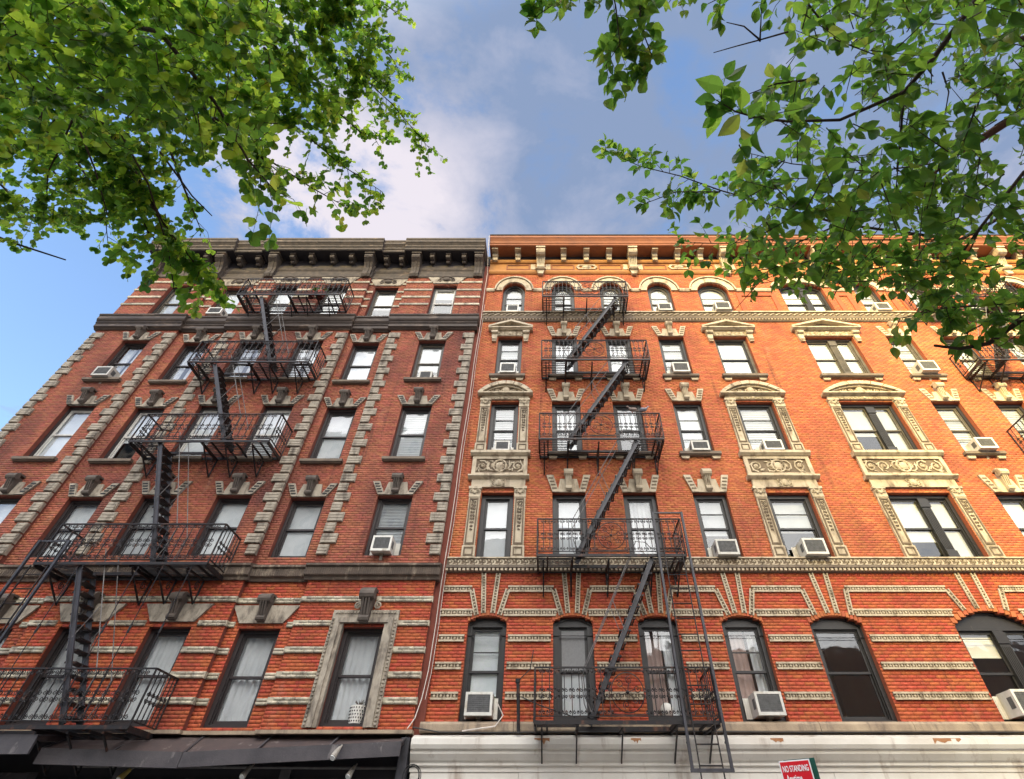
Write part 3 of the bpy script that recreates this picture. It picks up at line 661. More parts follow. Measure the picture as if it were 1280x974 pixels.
        for s in (-1, 1):
            e = (pa-.04) if s < 0 else (pc+.04)
            q = [(e, 15.304), (m, pk-.10), (m, pk), (e, 15.375)]; q = q if s > 0 else q
            if sum(q[i][0]*q[(i+1) % 4][1]-q[(i+1) % 4][0]*q[i][1] for i in range(4)) < 0: q = q[::-1]
            MB().prism(q, -.24, .05).build('raking_cornice', st, t)
        tp = MB().prism([(pa+.12, 15.304), (pc-.12, 15.304), (m, pk-.13)], -.05, .05).build('tympanum', 'stone_dark', t); b = MB(); relief_scrolls(b, m-hw*.4, m+hw*.4, 15.31, 15.46, -.06, 1, .02, 2); b.build('carving', st, tp)
    # --- top storey archivolts, spring line and recessed brick panels
    ck = list(CR.values())
    for k, (a, c) in CR.items():
        m = (a+c)/2; hw = (c-a)/2; zs = 18.11-.5
        n = 11 if k != 'F' else 15
        ro, rr_ = hw+.27, hw+.03; ho, hi = .5+.27, .5+.03
        if k == 'F': zs = 17.83; ho, hi = .56, .30
        ao = [(m+ro*x, zs+ho*z) for x, z in arc(ro, ho, n)]; ai = [(m+rr_*x, zs+hi*z) for x, z in arc(rr_, hi, n)]
        for q in range(n): MB().prism([ai[q], ao[q], ao[q+1], ai[q+1]], -.07-.004*(q % 2), .04).build('arch_stone', st, t)
        a2 = [(m+(ro+.05)*x, zs+(ho+.05)*z) for x, z in arc(ro+.05, ho+.05, 16)]
        b = MB()
        for q in range(16): b.bar((a2[q][0], -.075, a2[q][1]), (a2[q+1][0], -.075, a2[q+1][1]), .10, .06)
        b.build('hood_mould', st, t)
    e5 = [RW_X0]+[v for a, c in ck for v in (a-.33, c+.33)]+[RW_X1]
    for i in range(0, len(e5), 2):
        if e5[i+1]-e5[i] > .05:
            MB().xprism([(.04, 17.56), (-.05, 17.56), (-.09, 17.62), (-.09, 17.70), (.04, 17.70)], e5[i], e5[i+1]).build('spring_course', st, t)
            x0, x1 = e5[i]+(.03 if i else .08), e5[i+1]-.03
            if x1-x0 > .4: MB().ring(poly(x0-.08, x1+.08, 16.225, 17.45), poly(x0+.10, x1-.10, 16.42, 17.28), -.045, .03).build('brick_panel', 'mortar_r', t)
    # --- cornice
    MB().xprism([(.1, 18.72), (-.05, 18.72), (-.10, 18.80), (-.10, 18.90), (-.03, 18.92), (-.03, 19.40), (-.10, 19.43), (-.14, 19.50), (-.14, 19.58), (-.06, 19.60), (-.06, 19.95), (.1, 19.95)], RW_X0, RW_X1).build('frieze', 'frieze_r', t)
    MB().box(RW_X0+.003, RW_X1, -.075, -.062, 19.605, 19.90).build('frieze_board', 'corn_soffit', t)  # near-black strip laid over the frieze below the cornice
    MB().xprism([(.1, 19.87), (-.66, 19.87), (-.70, 19.90), (-.70, 19.97), (-.73, 20.0), (-.76, 20.10), (-.83, 20.22), (-.86, 20.25), (-.86, 20.37), (.1, 20.40)], RW_X0-.02, RW_X1).build('cornice', 'corn_r', t)
    MB().box(RW_X0-.03, RW_X1, -.885, .1, 20.402, 20.45).build('roof_edge', 'corn_soffit', t)
    def small(b):
        b.prism([(-.10, 0), (.10, 0), (.12, .36), (-.12, .36)], -.16, .02); b.tube([(-.11, -.17, .26), (.11, -.17, .26)], .10, 9); b.box(-.13, .13, -.50, .0, .34, .40); b.tube([(-.10, -.08, .05), (.10, -.08, .05)], .06, 8)
    def large(b):
        b.box(-.20, .20, -.62, .02, 1.18, 1.27); b.tube([(-.185, -.42, 1.06), (.185, -.42, 1.06)], .17, 10)
        for i in range(5): b.bar((-.15+.075*i, -.30, .95), (-.13+.065*i, -.06, .35), .05, .06)
        b.prism([(-.15, .30), (.15, .30), (.185, 1.18), (-.185, 1.18)], -.16, .02); b.tube([(-.16, -.14, .34), (.16, -.14, .34)], .11, 9); b.prism([(-.10, .0), (.10, .0), (.17, .27), (-.17, .27)], -.10, .02); b.box(-.21, .21, -.18, .02, .26, .33)
    ms = shared(('cornice_bracket',), st, small); ml = shared(('large_cornice_bracket',), st, large)
    k = 0; x = -2.37
    while x < RW_X1-.2:
        if k % 4 == 2: link(ml, 'large_cornice_bracket', t, (x, -.06, 18.60))
        else: link(ms, 'cornice_bracket', t, (x, -.08, 19.46))
        k += 1; x += .992
    # frieze panels: boss and cream ends between large brackets
    bx = [-2.37+.992*i for i in range(2, 26, 4)]
    for i, x in enumerate([bx[0]-1.98]+[b_+1.98 for b_ in bx]):
        if RW_X0+.3 < x < RW_X1: MB().sphere((x, -.05, 19.15), .22, 12, 6, .35, .5).ring([(x-.36, 19.0), (x+.36, 19.0), (x+.46, 19.15), (x+.36, 19.30), (x-.36, 19.30), (x-.46, 19.15)], [(x-.28, 19.05), (x+.28, 19.05), (x+.36, 19.15), (x+.28, 19.25), (x-.28, 19.25), (x-.36, 19.15)], -.09, -.03).build('frieze_boss', st, t)
    for b_ in bx:
        for s in (-1, 1): MB().box(b_+s*.32-.1, b_+s*.32+.1, -.075, -.03, 18.98, 19.34).build('frieze_block', st, t)
    for b0 in [bx[0]-3.968]+bx:
        for xa, xb in ((b0+.45, b0+1.45), (b0+2.5, b0+3.5)):
            xa = max(xa, RW_X0+.02)
            if xb-xa > .2 and xb < RW_X1: MB().ring(poly(xa, xb, 18.98, 19.33), poly(xa+.05, xb-.05, 19.03, 19.28), -.06, -.02).build('frieze_panel', 'corn_r', t)
    # --- sill course, white shop cornice and fascia
    x = RW_X0-.05; i = 0
    while x < RW_X1:
        w = (1.9, 2.6, 1.4, 2.2)[i % 4]; MB().xprism([(.06, 3.52), (-.20, 3.54), (-.22, 3.56), (-.22, 3.66), (-.18, 3.708), (.06, 3.708)], x+.004, min(x+w, RW_X1)-.004).build('sill_stone', 'course', t); x += w; i += 1
    MB().xprism([(.05, 2.95), (-.12, 2.95), (-.12, 3.02), (-.17, 3.04), (-.17, 3.08), (-.21, 3.11), (-.28, 3.20), (-.28, 3.25), (-.33, 3.27), (-.36, 3.33), (-.36, 3.42), (-.15, 3.50), (.05, 3.50)], RW_X0-.14, RW_X1).build('shop_cornice', 'white', t)
    x = RW_X0-.12
    for i, w in enumerate((2.1, 2.9, 3.2, 3.8, 2.4, 3.5, 3.5, 4.2)):
        MB().box(x+.003, x+w-.003, -.10-.004*(i % 2), .05, 2.36, 2.947).build('fascia_panel', 'white', t); x += w
    MB().box(RW_X0-.12, RW_X1, -.08, .30, 2.30, 2.356).build('shop_lintel', 'sill', t)
    rr = random.Random(5)
    for xm in (-1.2, .3, 1.9, 3.1, 5.2, 7.9, 8.6):  # rust-edged sheet joints and seam laps of the metal cornice
        MB().xprism([(-.12, 2.952), (-.125, 3.02), (-.175, 3.04), (-.175, 3.08), (-.215, 3.11), (-.285, 3.20), (-.285, 3.25), (-.335, 3.27), (-.365, 3.33), (-.365, 3.415), (-.30, 3.40), (-.10, 3.05)], xm, xm+rr.uniform(.05, .10)).build('seam_lap', 'white', t)
    for xm, w in ((7.55, .55), (4.35, .25), (-.3, .3), (1.6, .2)):
        b = MB(); n = 9; p = []
        for q in range(n): p.append((xm+w*q/(n-1), 3.415-abs(rr.gauss(0, .03))-.012))
        b.prism(p+[(xm+w, 3.424), (xm, 3.424)], -.363, -.34).build('rust_patch', 'rust', t)
    for xm, z in ((9.18, 2.78), (9.35, 2.83)): MB().prism([(xm, z), (xm+.05, z+.01), (xm+.075, z+.12), (xm+.02, z+.11)], -.107, -.09).build('tape_mark', 'blk', t)
    for x in np.arange(RW_X0, RW_X1, 3.6): MB().box(x, x+.35, -.09, .3, 0, 2.297).build('shop_pier', 'white', t)
    for x in np.arange(RW_X0, RW_X1-3, 3.6): MB().box(x+.36, x+3.59, .02, .06, .5, 2.29).build('shop_window', 'glass', t); MB().box(x+.36, x+3.59, .0, .25, 0, .49).build('stall_riser', 'corn_l', t)
    return t
RB = right_building()
# ------------------------------------------------------------------ left-hand building
SEG = [(-16.7, -13.7, -.22), (-13.7, -11.9, -.10), (-11.9, -7.4, -.22), (-7.4, -5.85, -.10), (-5.85, -2.77, -.22)]
CL = [(-14.92, -.22), (-12.78, -.10), (-10.68, -.22), (-8.64, -.22), (-6.65, -.10), (-4.23, -.22)]
HW = .48
def left_building():
    t = thing('apartment_building', 'dark red brick tenement with tan quoins and a black bracketed cornice', 'building', (-9.7, 0, 0), 'tenements facing the street')
    rows = [(3.63, 5.43), (7.0, 8.60), (9.74, 11.67), (12.72, 14.56), (15.90, 17.74)]
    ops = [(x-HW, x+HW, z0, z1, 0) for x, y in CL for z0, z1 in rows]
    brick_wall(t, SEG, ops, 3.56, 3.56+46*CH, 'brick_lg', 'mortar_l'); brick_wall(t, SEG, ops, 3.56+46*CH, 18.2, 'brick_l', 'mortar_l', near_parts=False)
    xa, xb = SEG[0][0], SEG[-1][1]
    b = MB().box(xa, xa+.25, .31, 5, 0, 19).box(xb-.25, xb, .31, 5, 0, 19).box(xa+.25, xb-.25, 4.8, 5, 0, 19)
    for z in (5.9, 9.05, 12.1, 15.05, 18.15): b.box(xa+.25, xb-.25, .31, 4.8, z, z+.2)
    for x in (-13.8, -11.7, -9.66, -7.6, -5.5): b.box(x, x+.12, .95, 4.78, 3.3, 18.1)
    b.build('room', 'room', t)
    MB().box(xa, xb, .05, 5, 19.0, 19.9).build('roof', 'corn_soffit', t)
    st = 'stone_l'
    bk = [['shade', 'shade', 'curtain', 'curtain', 'curtain', 'curtain'],
          ['shade60', 'shade', 'shade', 'shade', 'shade', 'blind'],  # second floor: shades added to lighten dark panes like reflected sky
          ['shade', 'shade60', 'shade', 'shade', 'shade', 'blind'],
          ['pair', 'pair', 'pair', 'pair', 'shade', 'shade70'],
          ['shade', 'blind', 'shade', 'shade', 'shade60', 'shade30']]
    for r, (z0, z1) in enumerate(rows):
        for i, (x, y) in enumerate(CL):
            fr = 'frame_b' if r < 4 else 'frame_d'; sash = fr
            if r == 2 and i < 4: sash = 'frame_w'
            if r == 4: sash = 'frame_w' if i == 5 else ('frame_g' if i in (4, 0, 1) else 'frame_b')
            if r == 3 and i in (4, 5): sash = 'frame_g' if i == 5 else 'frame_b'
            window(t, x-HW, x+HW, z0, z1, y, 0, fr, sash, .075 if r else .09, bk[r][i], (), .5)
    # lintels with scroll keystones, sills
    for i, (x, y) in enumerate(CL):
        for z0, z1 in ((8.605, 8.99), (11.675, 12.03), (14.565, 14.95)):
            lintel_splayed(t, x-HW, x+HW, z0, z1, y, st, 1, .50, .22, .28, .26, 'key_l', .02)
        for z in (9.627, 12.607): sill(t, x-HW, x+HW, z, z+.11, y, 'sill', .14, .14)
        # top storey lintel with oval ornament
        MB().prism([(x-HW-.03, 17.80), (x+HW+.03, 17.80), (x+HW+.30, 18.19), (x-HW-.30, 18.19)], y-.05, y+.05).build('lintel', st, t)
        b = MB().sphere((x, y-.07, 18.02), .16, 10, 6, .5, .65)
        for s in (-1, 1): spiral(b, x+s*.27, y-.06, 18.0, .11, .02, 1.4, 1.5, s, .028, 10, 4); b.tube([(x+s*.3, y-.06, 18.1), (x+s*.12, y-.09, 18.17), (x, y-.09, 18.19)], .03, 5)
        b.build('carving', 'key_l', t)
        if i < 5:
            MB().prism([(x-HW-.02, 5.50), (x+HW+.02, 5.50), (x+HW+.30, 5.87), (x-HW-.30, 5.87)], y-.06, y+.05).build('lintel', st, t)
            me = shared(('keystone', .30, .52, .30, 'key_l'), 'key_l', keystone_fn(.30, .52, .30)); link(me, 'keystone', t, (x, y-.03, 5.52))
    # framed ground window of the right bay
    x, y = CL[5]; z0, z1 = 3.60, 5.47
    def rect3(o, i): return [(x-o, z0), (x-i, z0), (x-i, z1), (x+i, z1), (x+i, z0), (x+o, z0), (x+o, z1+(o-i)*.9), (x-o, z1+(o-i)*.9)]
    MB().prism(rect3(.76, HW-.01), y-.07, y+.05).build('stone_surround', st, t)
    MB().prism(rect3(.66, .55), y-.105, y-.05).build('surround_moulding', st, t)
    b = MB()
    for k in range(28):
        z = z0+.03+k*.07
        for s in (-1, 1): b.box(x+s*.715-.022, x+s*.715+.022, y-.10, y-.06, z, z+.04)
    for k in range(20): b.box(x-.70+k*.071, x-.66+k*.071, y-.10, y-.06, z1+.19, z1+.235)
    b.build('dentil', st, t, 'stuff')
    link(shared(('keystone', .34, .66, .30, 'key_l'), 'key_l', keystone_fn(.34, .66, .30)), 'keystone', t, (x, y-.06, 5.45))
    b = MB()
    for s in (-1, 1): spiral(b, x+s*.24, y-.09, 5.83, .085, .015, 1.6, 1.5, s, .026, 11, 4)
    b.build('carving', st, t)
    # quoins
    def q_m(w): return shared(('quoin', w), st, lambda b: [b.prism(poly(-w/2, w/2, 0, .245), -.05, .05)]+[b.box(-w/2+.012+random.uniform(0, .02), w/2-.012-random.uniform(0, .02), -.066-random.uniform(0, .014), -.049, .012+k*.076, .074+k*.076) for k in range(3)])
    cor = [(-16.7, 1, -.22), (-13.7, -1, -.22), (-11.9, 1, -.22), (-7.4, -1, -.22), (-5.85, 1, -.22), (-2.77, -1, -.22)]
    for cx, s, y in cor:
        z = 7.0; k = 0
        while z < 14.95:
            w = .41 if k % 2 else .27
            o = link(q_m(w), 'quoin', t, (cx+s*w/2-s*.015, y+random.uniform(-.006, .006), z)); z += .284; k += 1
    # glazed stripes on ground and top storeys
    for z, h in ((3.98, .12), (4.43, .12), (4.89, .12), (5.42, .11), (5.92, .12), (16.50, .095), (16.93, .095), (17.37, .095), (17.86, .095)):
        g = z < 6
        for xa, xb, y in SEG:
            ops_ = [(x-HW-.02, x+HW+.02) for x, yy in CL if xa < x < xb]
            if g and z < 5.8: ops_ = [(a-(.26 if xb > -3 else (.0 if z < 5.3 else .1)), c+(.26 if xb > -3 else (0 if z < 5.3 else .1))) for a, c in ops_]
            if z > 5.9 and g: ops_ = [(x-.15, x+.15) for x, yy in CL if xa < x < xb] if xb > -3 else []
            if z > 17.8: ops_ = [(a-.10, c+.10) for a, c in ops_]
            p = xa
            for a, c in ops_+[(xb, xb)]:
                if a-p > .05:
                    band = MB().box(p-.02 if p == xa else p, a+.02 if a == xb else a, y-.035, y+.05, z, z+h).build('stone_band', 'band_l', t)
                    if g:                    # glazed bricks of two courses
                        n = max(1, int((a-p)/.20)); w = (a-p)/n; Bq = []
                        for r in range(2):
                            for j in range(n): Bq.append((p+j*w+.004+(w/2 if r and j < n-1 else 0), p+(j+1)*w-.004+(w/2 if r and j < n-2 else 0), y-.043, y-.03, z+r*h/2+.004, z+(r+1)*h/2-.003))
                        link(boxes_mesh('glazed_brick', np.array(Bq), 'band_l'), 'glazed_brick', band, (0, 0, 0), 'stuff')
                p = c
    # belts, stepping with the bays
    for xa, xb, y in SEG:
        e = .10 if y < -.2 else -.10
        P = lambda pr: [(y+a, z) for a, z in pr]
        MB().xprism(P([(.1, 6.40), (-.06, 6.40), (-.08, 6.46), (-.14, 6.49), (-.14, 6.66), (-.20, 6.69), (-.20, 6.735), (.1, 6.82)]), xa-e, xb+e).build('belt_course', 'soot_l', t)
        b = MB()
        for k in range(int((xb-xa+2*e)/.055)): b.box(xa-e+k*.055, xa-e+k*.055+.03, y-.156, y-.13, 6.50, 6.655)
        b.build('fluting', 'soot_l', t, 'stuff')
        MB().xprism(P([(.1, 15.080), (-.05, 15.080), (-.08, 15.112), (-.16, 15.160), (-.16, 15.288), (-.20, 15.320), (-.20, 15.352), (.1, 15.352)]), xa-e, xb+e).build('belt_course', 'corn_l', t)
        MB().xprism(P([(.1, 15.354), (-.12, 15.368), (-.20, 15.416), (-.24, 15.480), (-.24, 15.624), (-.28, 15.656), (-.28, 15.704), (.1, 15.744)]), xa-e*1.3, xb+e*1.3).build('belt_course', 'corn_l', t)
        # cornice
        MB().xprism(P([(.2, 18.2), (-.03, 18.2), (-.06, 18.26), (-.06, 18.34), (-.02, 18.36), (-.02, 18.62), (-.05, 18.66), (-.08, 18.74), (-.08, 18.80), (-.03, 18.82), (-.03, 18.98), (.2, 18.98)]), xa, xb).build('frieze', 'corn_lmid', t)
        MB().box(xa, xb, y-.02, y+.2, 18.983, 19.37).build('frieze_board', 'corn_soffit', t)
        MB().xprism(P([(.3, 19.36), (-.58, 19.36), (-.62, 19.38), (-.62, 19.50), (-.66, 19.53), (-.66, 19.62), (-.72, 19.70), (-.76, 19.74), (-.76, 19.86), (-.79, 19.90), (-.79, 19.98), (.3, 20.02)]), xa-e*3, xb+e*(3 if xb < -3 else .2)).build('cornice', 'corn_lmid', t)
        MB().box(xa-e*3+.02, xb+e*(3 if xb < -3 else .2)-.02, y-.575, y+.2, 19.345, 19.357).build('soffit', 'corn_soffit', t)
    def mod(b): b.box(-.11, .11, -.44, 0, .30, .36); b.box(-.08, .08, -.36, 0, .10, .30); b.tube([(-.085, -.33, .20), (.085, -.33, .20)], .10, 8); b.tube([(-.07, -.16, .05), (.07, -.16, .05)], .06, 8)
    def big(b):
        b.box(-.20, .20, -.52, .02, 1.06, 1.14)
        pr = [(0, 0), (-.10, 0), (-.16, .12), (-.14, .30), (-.18, .50), (-.30, .70), (-.44, .80), (-.48, .95), (-.44, 1.06), (0, 1.06)]
        for k in range(3): b.xprism([(y_+(.0 if k != 1 else -.015 if y_ < 0 else 0), z) for y_, z in pr], -.18+.12*k+.006, -.06+.12*k-.006)
        b.tube([(-.17, -.38, .92), (.17, -.38, .92)], .14, 10)
    mm = shared(('modillion',), 'corn_lmid', mod); mb = shared(('cornice_bracket', 'l'), 'corn_lmid', big)
    for x in (-16.5, -13.9, -11.65, -7.62, -5.63, -2.98): link(mb, 'cornice_bracket', t, (x, -.23, 18.2))
    for xs, y in (((-15.85, -15.2, -14.55), -.22), ((-13.2, -12.4), -.10), ((-10.9, -10.1, -9.2, -8.4), -.22), ((-6.95, -6.3), -.10), ((-4.97, -4.3, -3.63), -.22)):
        for x in xs: link(mm, 'modillion', t, (x, y-.02, 18.98))
    # --- shop front: ledge, sloped metal awning, posts
    for xa, xb, y in SEG: MB().box(xa-(.03 if y < -.2 else -.03), xb+(.03 if y < -.2 else -.03), y-.10, y+.1, 3.50, 3.56).build('ledge', 'course', t)
    MB().box(-16.7, -2.9, -.08, .3, 0, 3.4).build('shop_front', 'corn_soffit', t)
    def slab(xa, xb, yo, za, zb, h, nm):     # roof from the wall down to a tilted front edge, with fascia
        b = MB(); k = len(b.v); yi = -.09
        b.v += [(xa, yi, 3.49), (xb, yi, 3.49), (xb, -yo[1], zb), (xa, -yo[0], za), (xa, yi, 3.40), (xb, yi, 3.40), (xb, -yo[1], zb-.06), (xa, -yo[0], za-.06)]
        b.f += [(k+3, k+2, k+1, k), (k+4, k+5, k+6, k+7), (k, k+1, k+5, k+4), (k+1, k+2, k+6, k+5), (k+2, k+3, k+7, k+6), (k+3, k, k+4, k+7)]
        o = b.build('awning', 'awn_top', t)
        b = MB(); k = 0
        b.v += [(xa, -yo[0]-.03, za-h), (xb, -yo[1]-.03, zb-h), (xb, -yo[1]+.02, zb-h), (xa, -yo[0]+.02, za-h), (xa, -yo[0]-.03, za+.02), (xb, -yo[1]-.03, zb+.02), (xb, -yo[1]+.02, zb+.02), (xa, -yo[0]+.02, za+.02)]
        b.f += [(0, 3, 2, 1), (4, 5, 6, 7), (0, 1, 5, 4), (1, 2, 6, 5), (2, 3, 7, 6), (3, 0, 4, 7)]
        b.build('awning_fascia', 'awning', o)
        b = MB(); n = max(1, int((xb-xa)/1.2))
        for q in range(n+1):
            f = q/n; x = xa+(xb-xa)*f; b.bar((x, yi-.01, 3.50), (x+.0, -(yo[0]+(yo[1]-yo[0])*f), za+(zb-za)*f+.012), .035, .025)
        b.build('awning_seam', 'awning', o)
        return o
    slab(-6.95, -2.86, (.62, .55), 3.16, 3.33, .20, 0); slab(-9.55, -6.96, (.80, .62), 3.20, 3.16, .21, 0); slab(-16.7, -9.0-.56, (1.05, 1.05), 3.36, 3.36, .26, 1)
    MB().xprism([(-.08, 2.3), (-.62, 2.3), (-.30, 2.92), (-.08, 2.95)], -13.6, -9.9).build('shop_sign_box', 'awning', t)
    MB().box(-2.93, -2.76, -.32, .05, 0, 3.44).build('shop_post', 'steel', t)
    MB().tube([(-9.2, -.14, 3.03), (-2.95, -.14, 3.0)], .022, 6).build('pipe', 'rod', t)
    for x in (-16.5, -12.4, -8.4, -5.2): MB().box(x, x+.2, -.14, -.081, 0, 3.0).build('shop_pier', 'awning', t)
    MB().box(-16.7, -2.95, -.12, -.082, 2.35, 2.85).build('shop_fascia', 'awning', t)
    return t
LB = left_building()
# ------------------------------------------------------------------ fire escapes
def c_scroll(b, x, y, z, r, sx, sz, plane='xz'):
    spiral(b, x, y, z, r, r*.25, 1.25, 1.57*sz, sx*sz, .0095, 8, 3, plane)
def rail_front(fe, pl, x0, x1, y, z0, h, circles, dense=.15, scrolls=True, skip=None):
    """railing panel parallel to the wall, posts, balusters and scrollwork"""
    rl = MB().bar((x0, y, z0+h), (x1, y, z0+h), .035, .028).bar((x0, y, z0+.07), (x1, y, z0+.07), .028, .014)
    for x in (x0, x1): rl.bar((x, y, z0-.03), (x, y, z0+h), .03, .03)
    rl = rl.build('railing', 'iron', fe)
    bm = shared(('baluster', round(h, 2)), 'iron', lambda b: b.box(-.0085, .0085, -.0085, .0085, .07, h-.012))
    n = int((x1-x0)/dense); d = (x1-x0)/n; b = MB()
    for i in range(1, n):
        x = x0+d*i
        if any(a < x < c for a, c in circles): continue
        link(bm, 'baluster', rl, (x, y, z0))
        if scrolls:
            for s in (-1, 1):
                c_scroll(b, x+s*d*.27, y-.004, z0+h*.56, d*.22, s, 1); c_scroll(b, x+s*d*.27, y-.004, z0+h*.44, d*.22, s, -1)
            c_scroll(b, x+d*.3, y-.004, z0+h-.065, d*.2, 1, -1); c_scroll(b, x-d*.3, y-.004, z0+h-.065, d*.2, -1, -1)
            c_scroll(b, x+d*.3, y-.004, z0+.13, d*.2, 1, 1); c_scroll(b, x-d*.3, y-.004, z0+.13, d*.2, -1, 1)
    if b.v: b.build('scrollwork', 'iron', rl, 'stuff')
    for a, c in circles:
        m = (a+c)/2; r = min((c-a)/2, h*.38); zc = z0+h*.52; q = MB()
        q.tube([(m+r*math.cos(k*math.pi/12), y, zc+r*math.sin(k*math.pi/12)) for k in range(25)], .011, 4, cap=False)
        for k in range(6):
            t = k*math.pi/3+.3; spiral(q, m+r*.62*math.cos(t), y, zc+r*.62*math.sin(t), r*.24, r*.05, 1.3, t, 1 if k % 2 else -1, .008, 10, 3)
            q.tube([(m, y, zc), (m+r*.5*math.cos(t), y, zc+r*.5*math.sin(t))], .008, 4)
        q.sphere((m, y-.01, zc), .035, 6, 4)
        for s in (-1, 1): q.tube([(a-.02, y, zc+s*h*.40), (m, y, zc+s*(r+.035)), (c+.02, y, zc+s*h*.40)], .008, 4)
        q.build('rosette', 'iron', rl)
    return rl
def rail_side(fe, x, y0, y1, z0, h):
    rl = MB().bar((x, y0, z0+h), (x, y1, z0+h), .035, .028).bar((x, y0, z0+.07), (x, y1, z0+.07), .028, .014).bar((x, y1-.02, z0), (x, y1-.02, z0+h+.01), .028, .026).build('railing', 'iron', fe)
    bm = shared(('baluster', round(h, 2)), 'iron', lambda b: b.box(-.0085, .0085, -.0085, .0085, .07, h-.012))
    n = 6; b = MB()
    for i in range(1, n):
        y = y0+(y1-y0)*i/n; link(bm, 'baluster', rl, (x, y, z0))
        for s in (-1, 1): c_scroll(b, x, y+s*.04, z0+h*.56, .033, s, 1, 'yz'); c_scroll(b, x, y+s*.04, z0+h*.44, .033, s, -1, 'yz')
    b.build('scrollwork', 'iron', rl, 'stuff')
def platform(fe, x0, x1, yw, yf, z, hole, brk):
    """open slatted landing; hole=(xa,xb) stays open in the front part above the stair"""
    b = MB().box(x0, x1, yf, yf+.04, z-.055, z+.005).box(x0, x0+.035, yf+.04, yw, z-.09, z).box(x1-.035, x1, yf+.04, yw, z-.09, z)
    b.box(x0+.035, x1-.035, yw-.06, yw-.02, z-.08, z-.002)
    for x in (hole[0], hole[1]): b.box(x-.018, x+.018, yf+.04, yw-.06, z-.07, z-.003)
    b.box(hole[0]+.018, hole[1]-.018, yw-.34, yw-.30, z-.07, z-.003)
    pl = b.build('platform', 'iron', fe)
    def slats(xa, xb, ya, yb, n):
        L = round(xb-xa, 3); me = shared(('slat', L), 'iron', lambda q: q.box(-L/2, L/2, -.015, .015, -.012, 0))
        for i in range(n): link(me, 'slat', pl, ((xa+xb)/2, ya+(yb-ya)*(i+.5)/n, z+.014))
    slats(x0+.04, hole[0], yf+.05, yw-.07, 10); slats(hole[1], x1-.04, yf+.05, yw-.07, 10); slats(hole[0]+.003, hole[1]-.003, yw-.30, yw-.07, 3)
    # cross bearers
    for x in np.linspace(x0+.25, x1-.25, 6): MB().box(x-.016, x+.016, yf+.045, yw-.065, z-.055, z-.015).build('bearer', 'iron', pl) if not hole[0] < x < hole[1] else None
    def br(q):
        q.bar((0, 0, -.08), (0, yf-yw+.05, -.10), .035, .035); q.bar((0, -.02, -.06), (0, -.02, -.62), .035, .03); q.bar((0, -.03, -.60), (0, yf-yw+.10, -.13), .028, .028)
        spiral(q, 0, -.20, -.26, .10, .02, 1.5, 1, 1, .011, 12, 4, 'yz')
    me = shared(('bracket', round(yf-yw, 2)), 'iron', br)
    for x in brk: link(me, 'bracket', fe, (x, yw, z))
    return pl
def stair(fe, xb, zb, xt, zt, y0, y1, rail=1):
    """stringers from (xb,zb) up to (xt,zt), treads between y0 (street side) and y1"""
    b = MB()
    for y in (y0, y1):
        b.bar((xb, y, zb), (xt, y, zt), .03, .095)
        for s in (-1, 1):
            n = Vector((-(zt-zb), 0, xt-xb)).normalized()*.043*s; b.bar((xb+n.x, y+(-.02 if y == y0 else .02), zb+n.z), (xt+n.x, y+(-.02 if y == y0 else .02), zt+n.z), .035, .016)
    st = b.build('stair', 'steel', fe)
    w = y1-y0-.04
    me = shared(('tread', round(w, 3)), 'iron', lambda q: [q.box(-.11+.05*k, -.078+.05*k, -w/2, w/2, -.012, .006) for k in range(5)] and q.box(-.115, .125, -w/2, -w/2+.02, -.03, .0) and q.box(-.115, .125, w/2-.02, w/2, -.03, 0))
    n = 13
    for i in range(n):
        f = (i+.6)/n; link(me, 'tread', st, (xb+(xt-xb)*f, (y0+y1)/2, zb+(zt-zb)*f))
    hr = MB(); dx, dz = xt-xb, zt-zb
    for y in (y0-.02, y1+.02):
        o = Vector((-.22*rail, 0, .62))
        p = [(xb+.02, y, zb+.10), (xb+o.x*.4, y, zb+.35), (xb+o.x+dx*.06, y, zb+o.z+dz*.06)]+[(xb+o.x+dx*f, y, zb+o.z+dz*f) for f in (.3, .6, .92)]+[(xt+o.x*.5, y, zt+.35), (xt, y, zt+.2)]
        hr.tube(p, .011, 5); hr.tube([(xb+dx*.5, y, zb+dz*.5), (xb+dx*.5+o.x, y, zb+dz*.5+o.z)], .009, 4)
    hr.build('handrail', 'rod', fe)
def ladder(fe, xa, xb, y, z0, z1, zl0):
    b = MB()
    for x in (xa, xb): b.bar((x, y, z0), (x, y, z1), .06, .05); b.bar((x, y+.12, z0+.4), (x, y, z0+.4), .03, .03)
    b.bar((xa-.03, y, z0), (xb+.03, y, z0), .07, .05); b.bar((xa, y, z1-.02), (xb, y, z1-.02), .03, .03).build('ladder_guide', 'steel', fe)
    l = MB(); p, q = xa+.15, xb-.15
    for x in (p, q): l.bar((x, y+.05, zl0), (x, y+.05, z1-.55), .03, .02)
    l = l.build('drop_ladder', 'iron', fe); w = q-p
    me = shared(('rung', round(w, 3)), 'iron', lambda e: e.tube([(-w/2, 0, 0), (w/2, 0, 0)], .012, 6))
    for z in np.arange(zl0+.2, z1-.6, .30): link(me, 'rung', l, ((p+q)/2, y+.05, z))
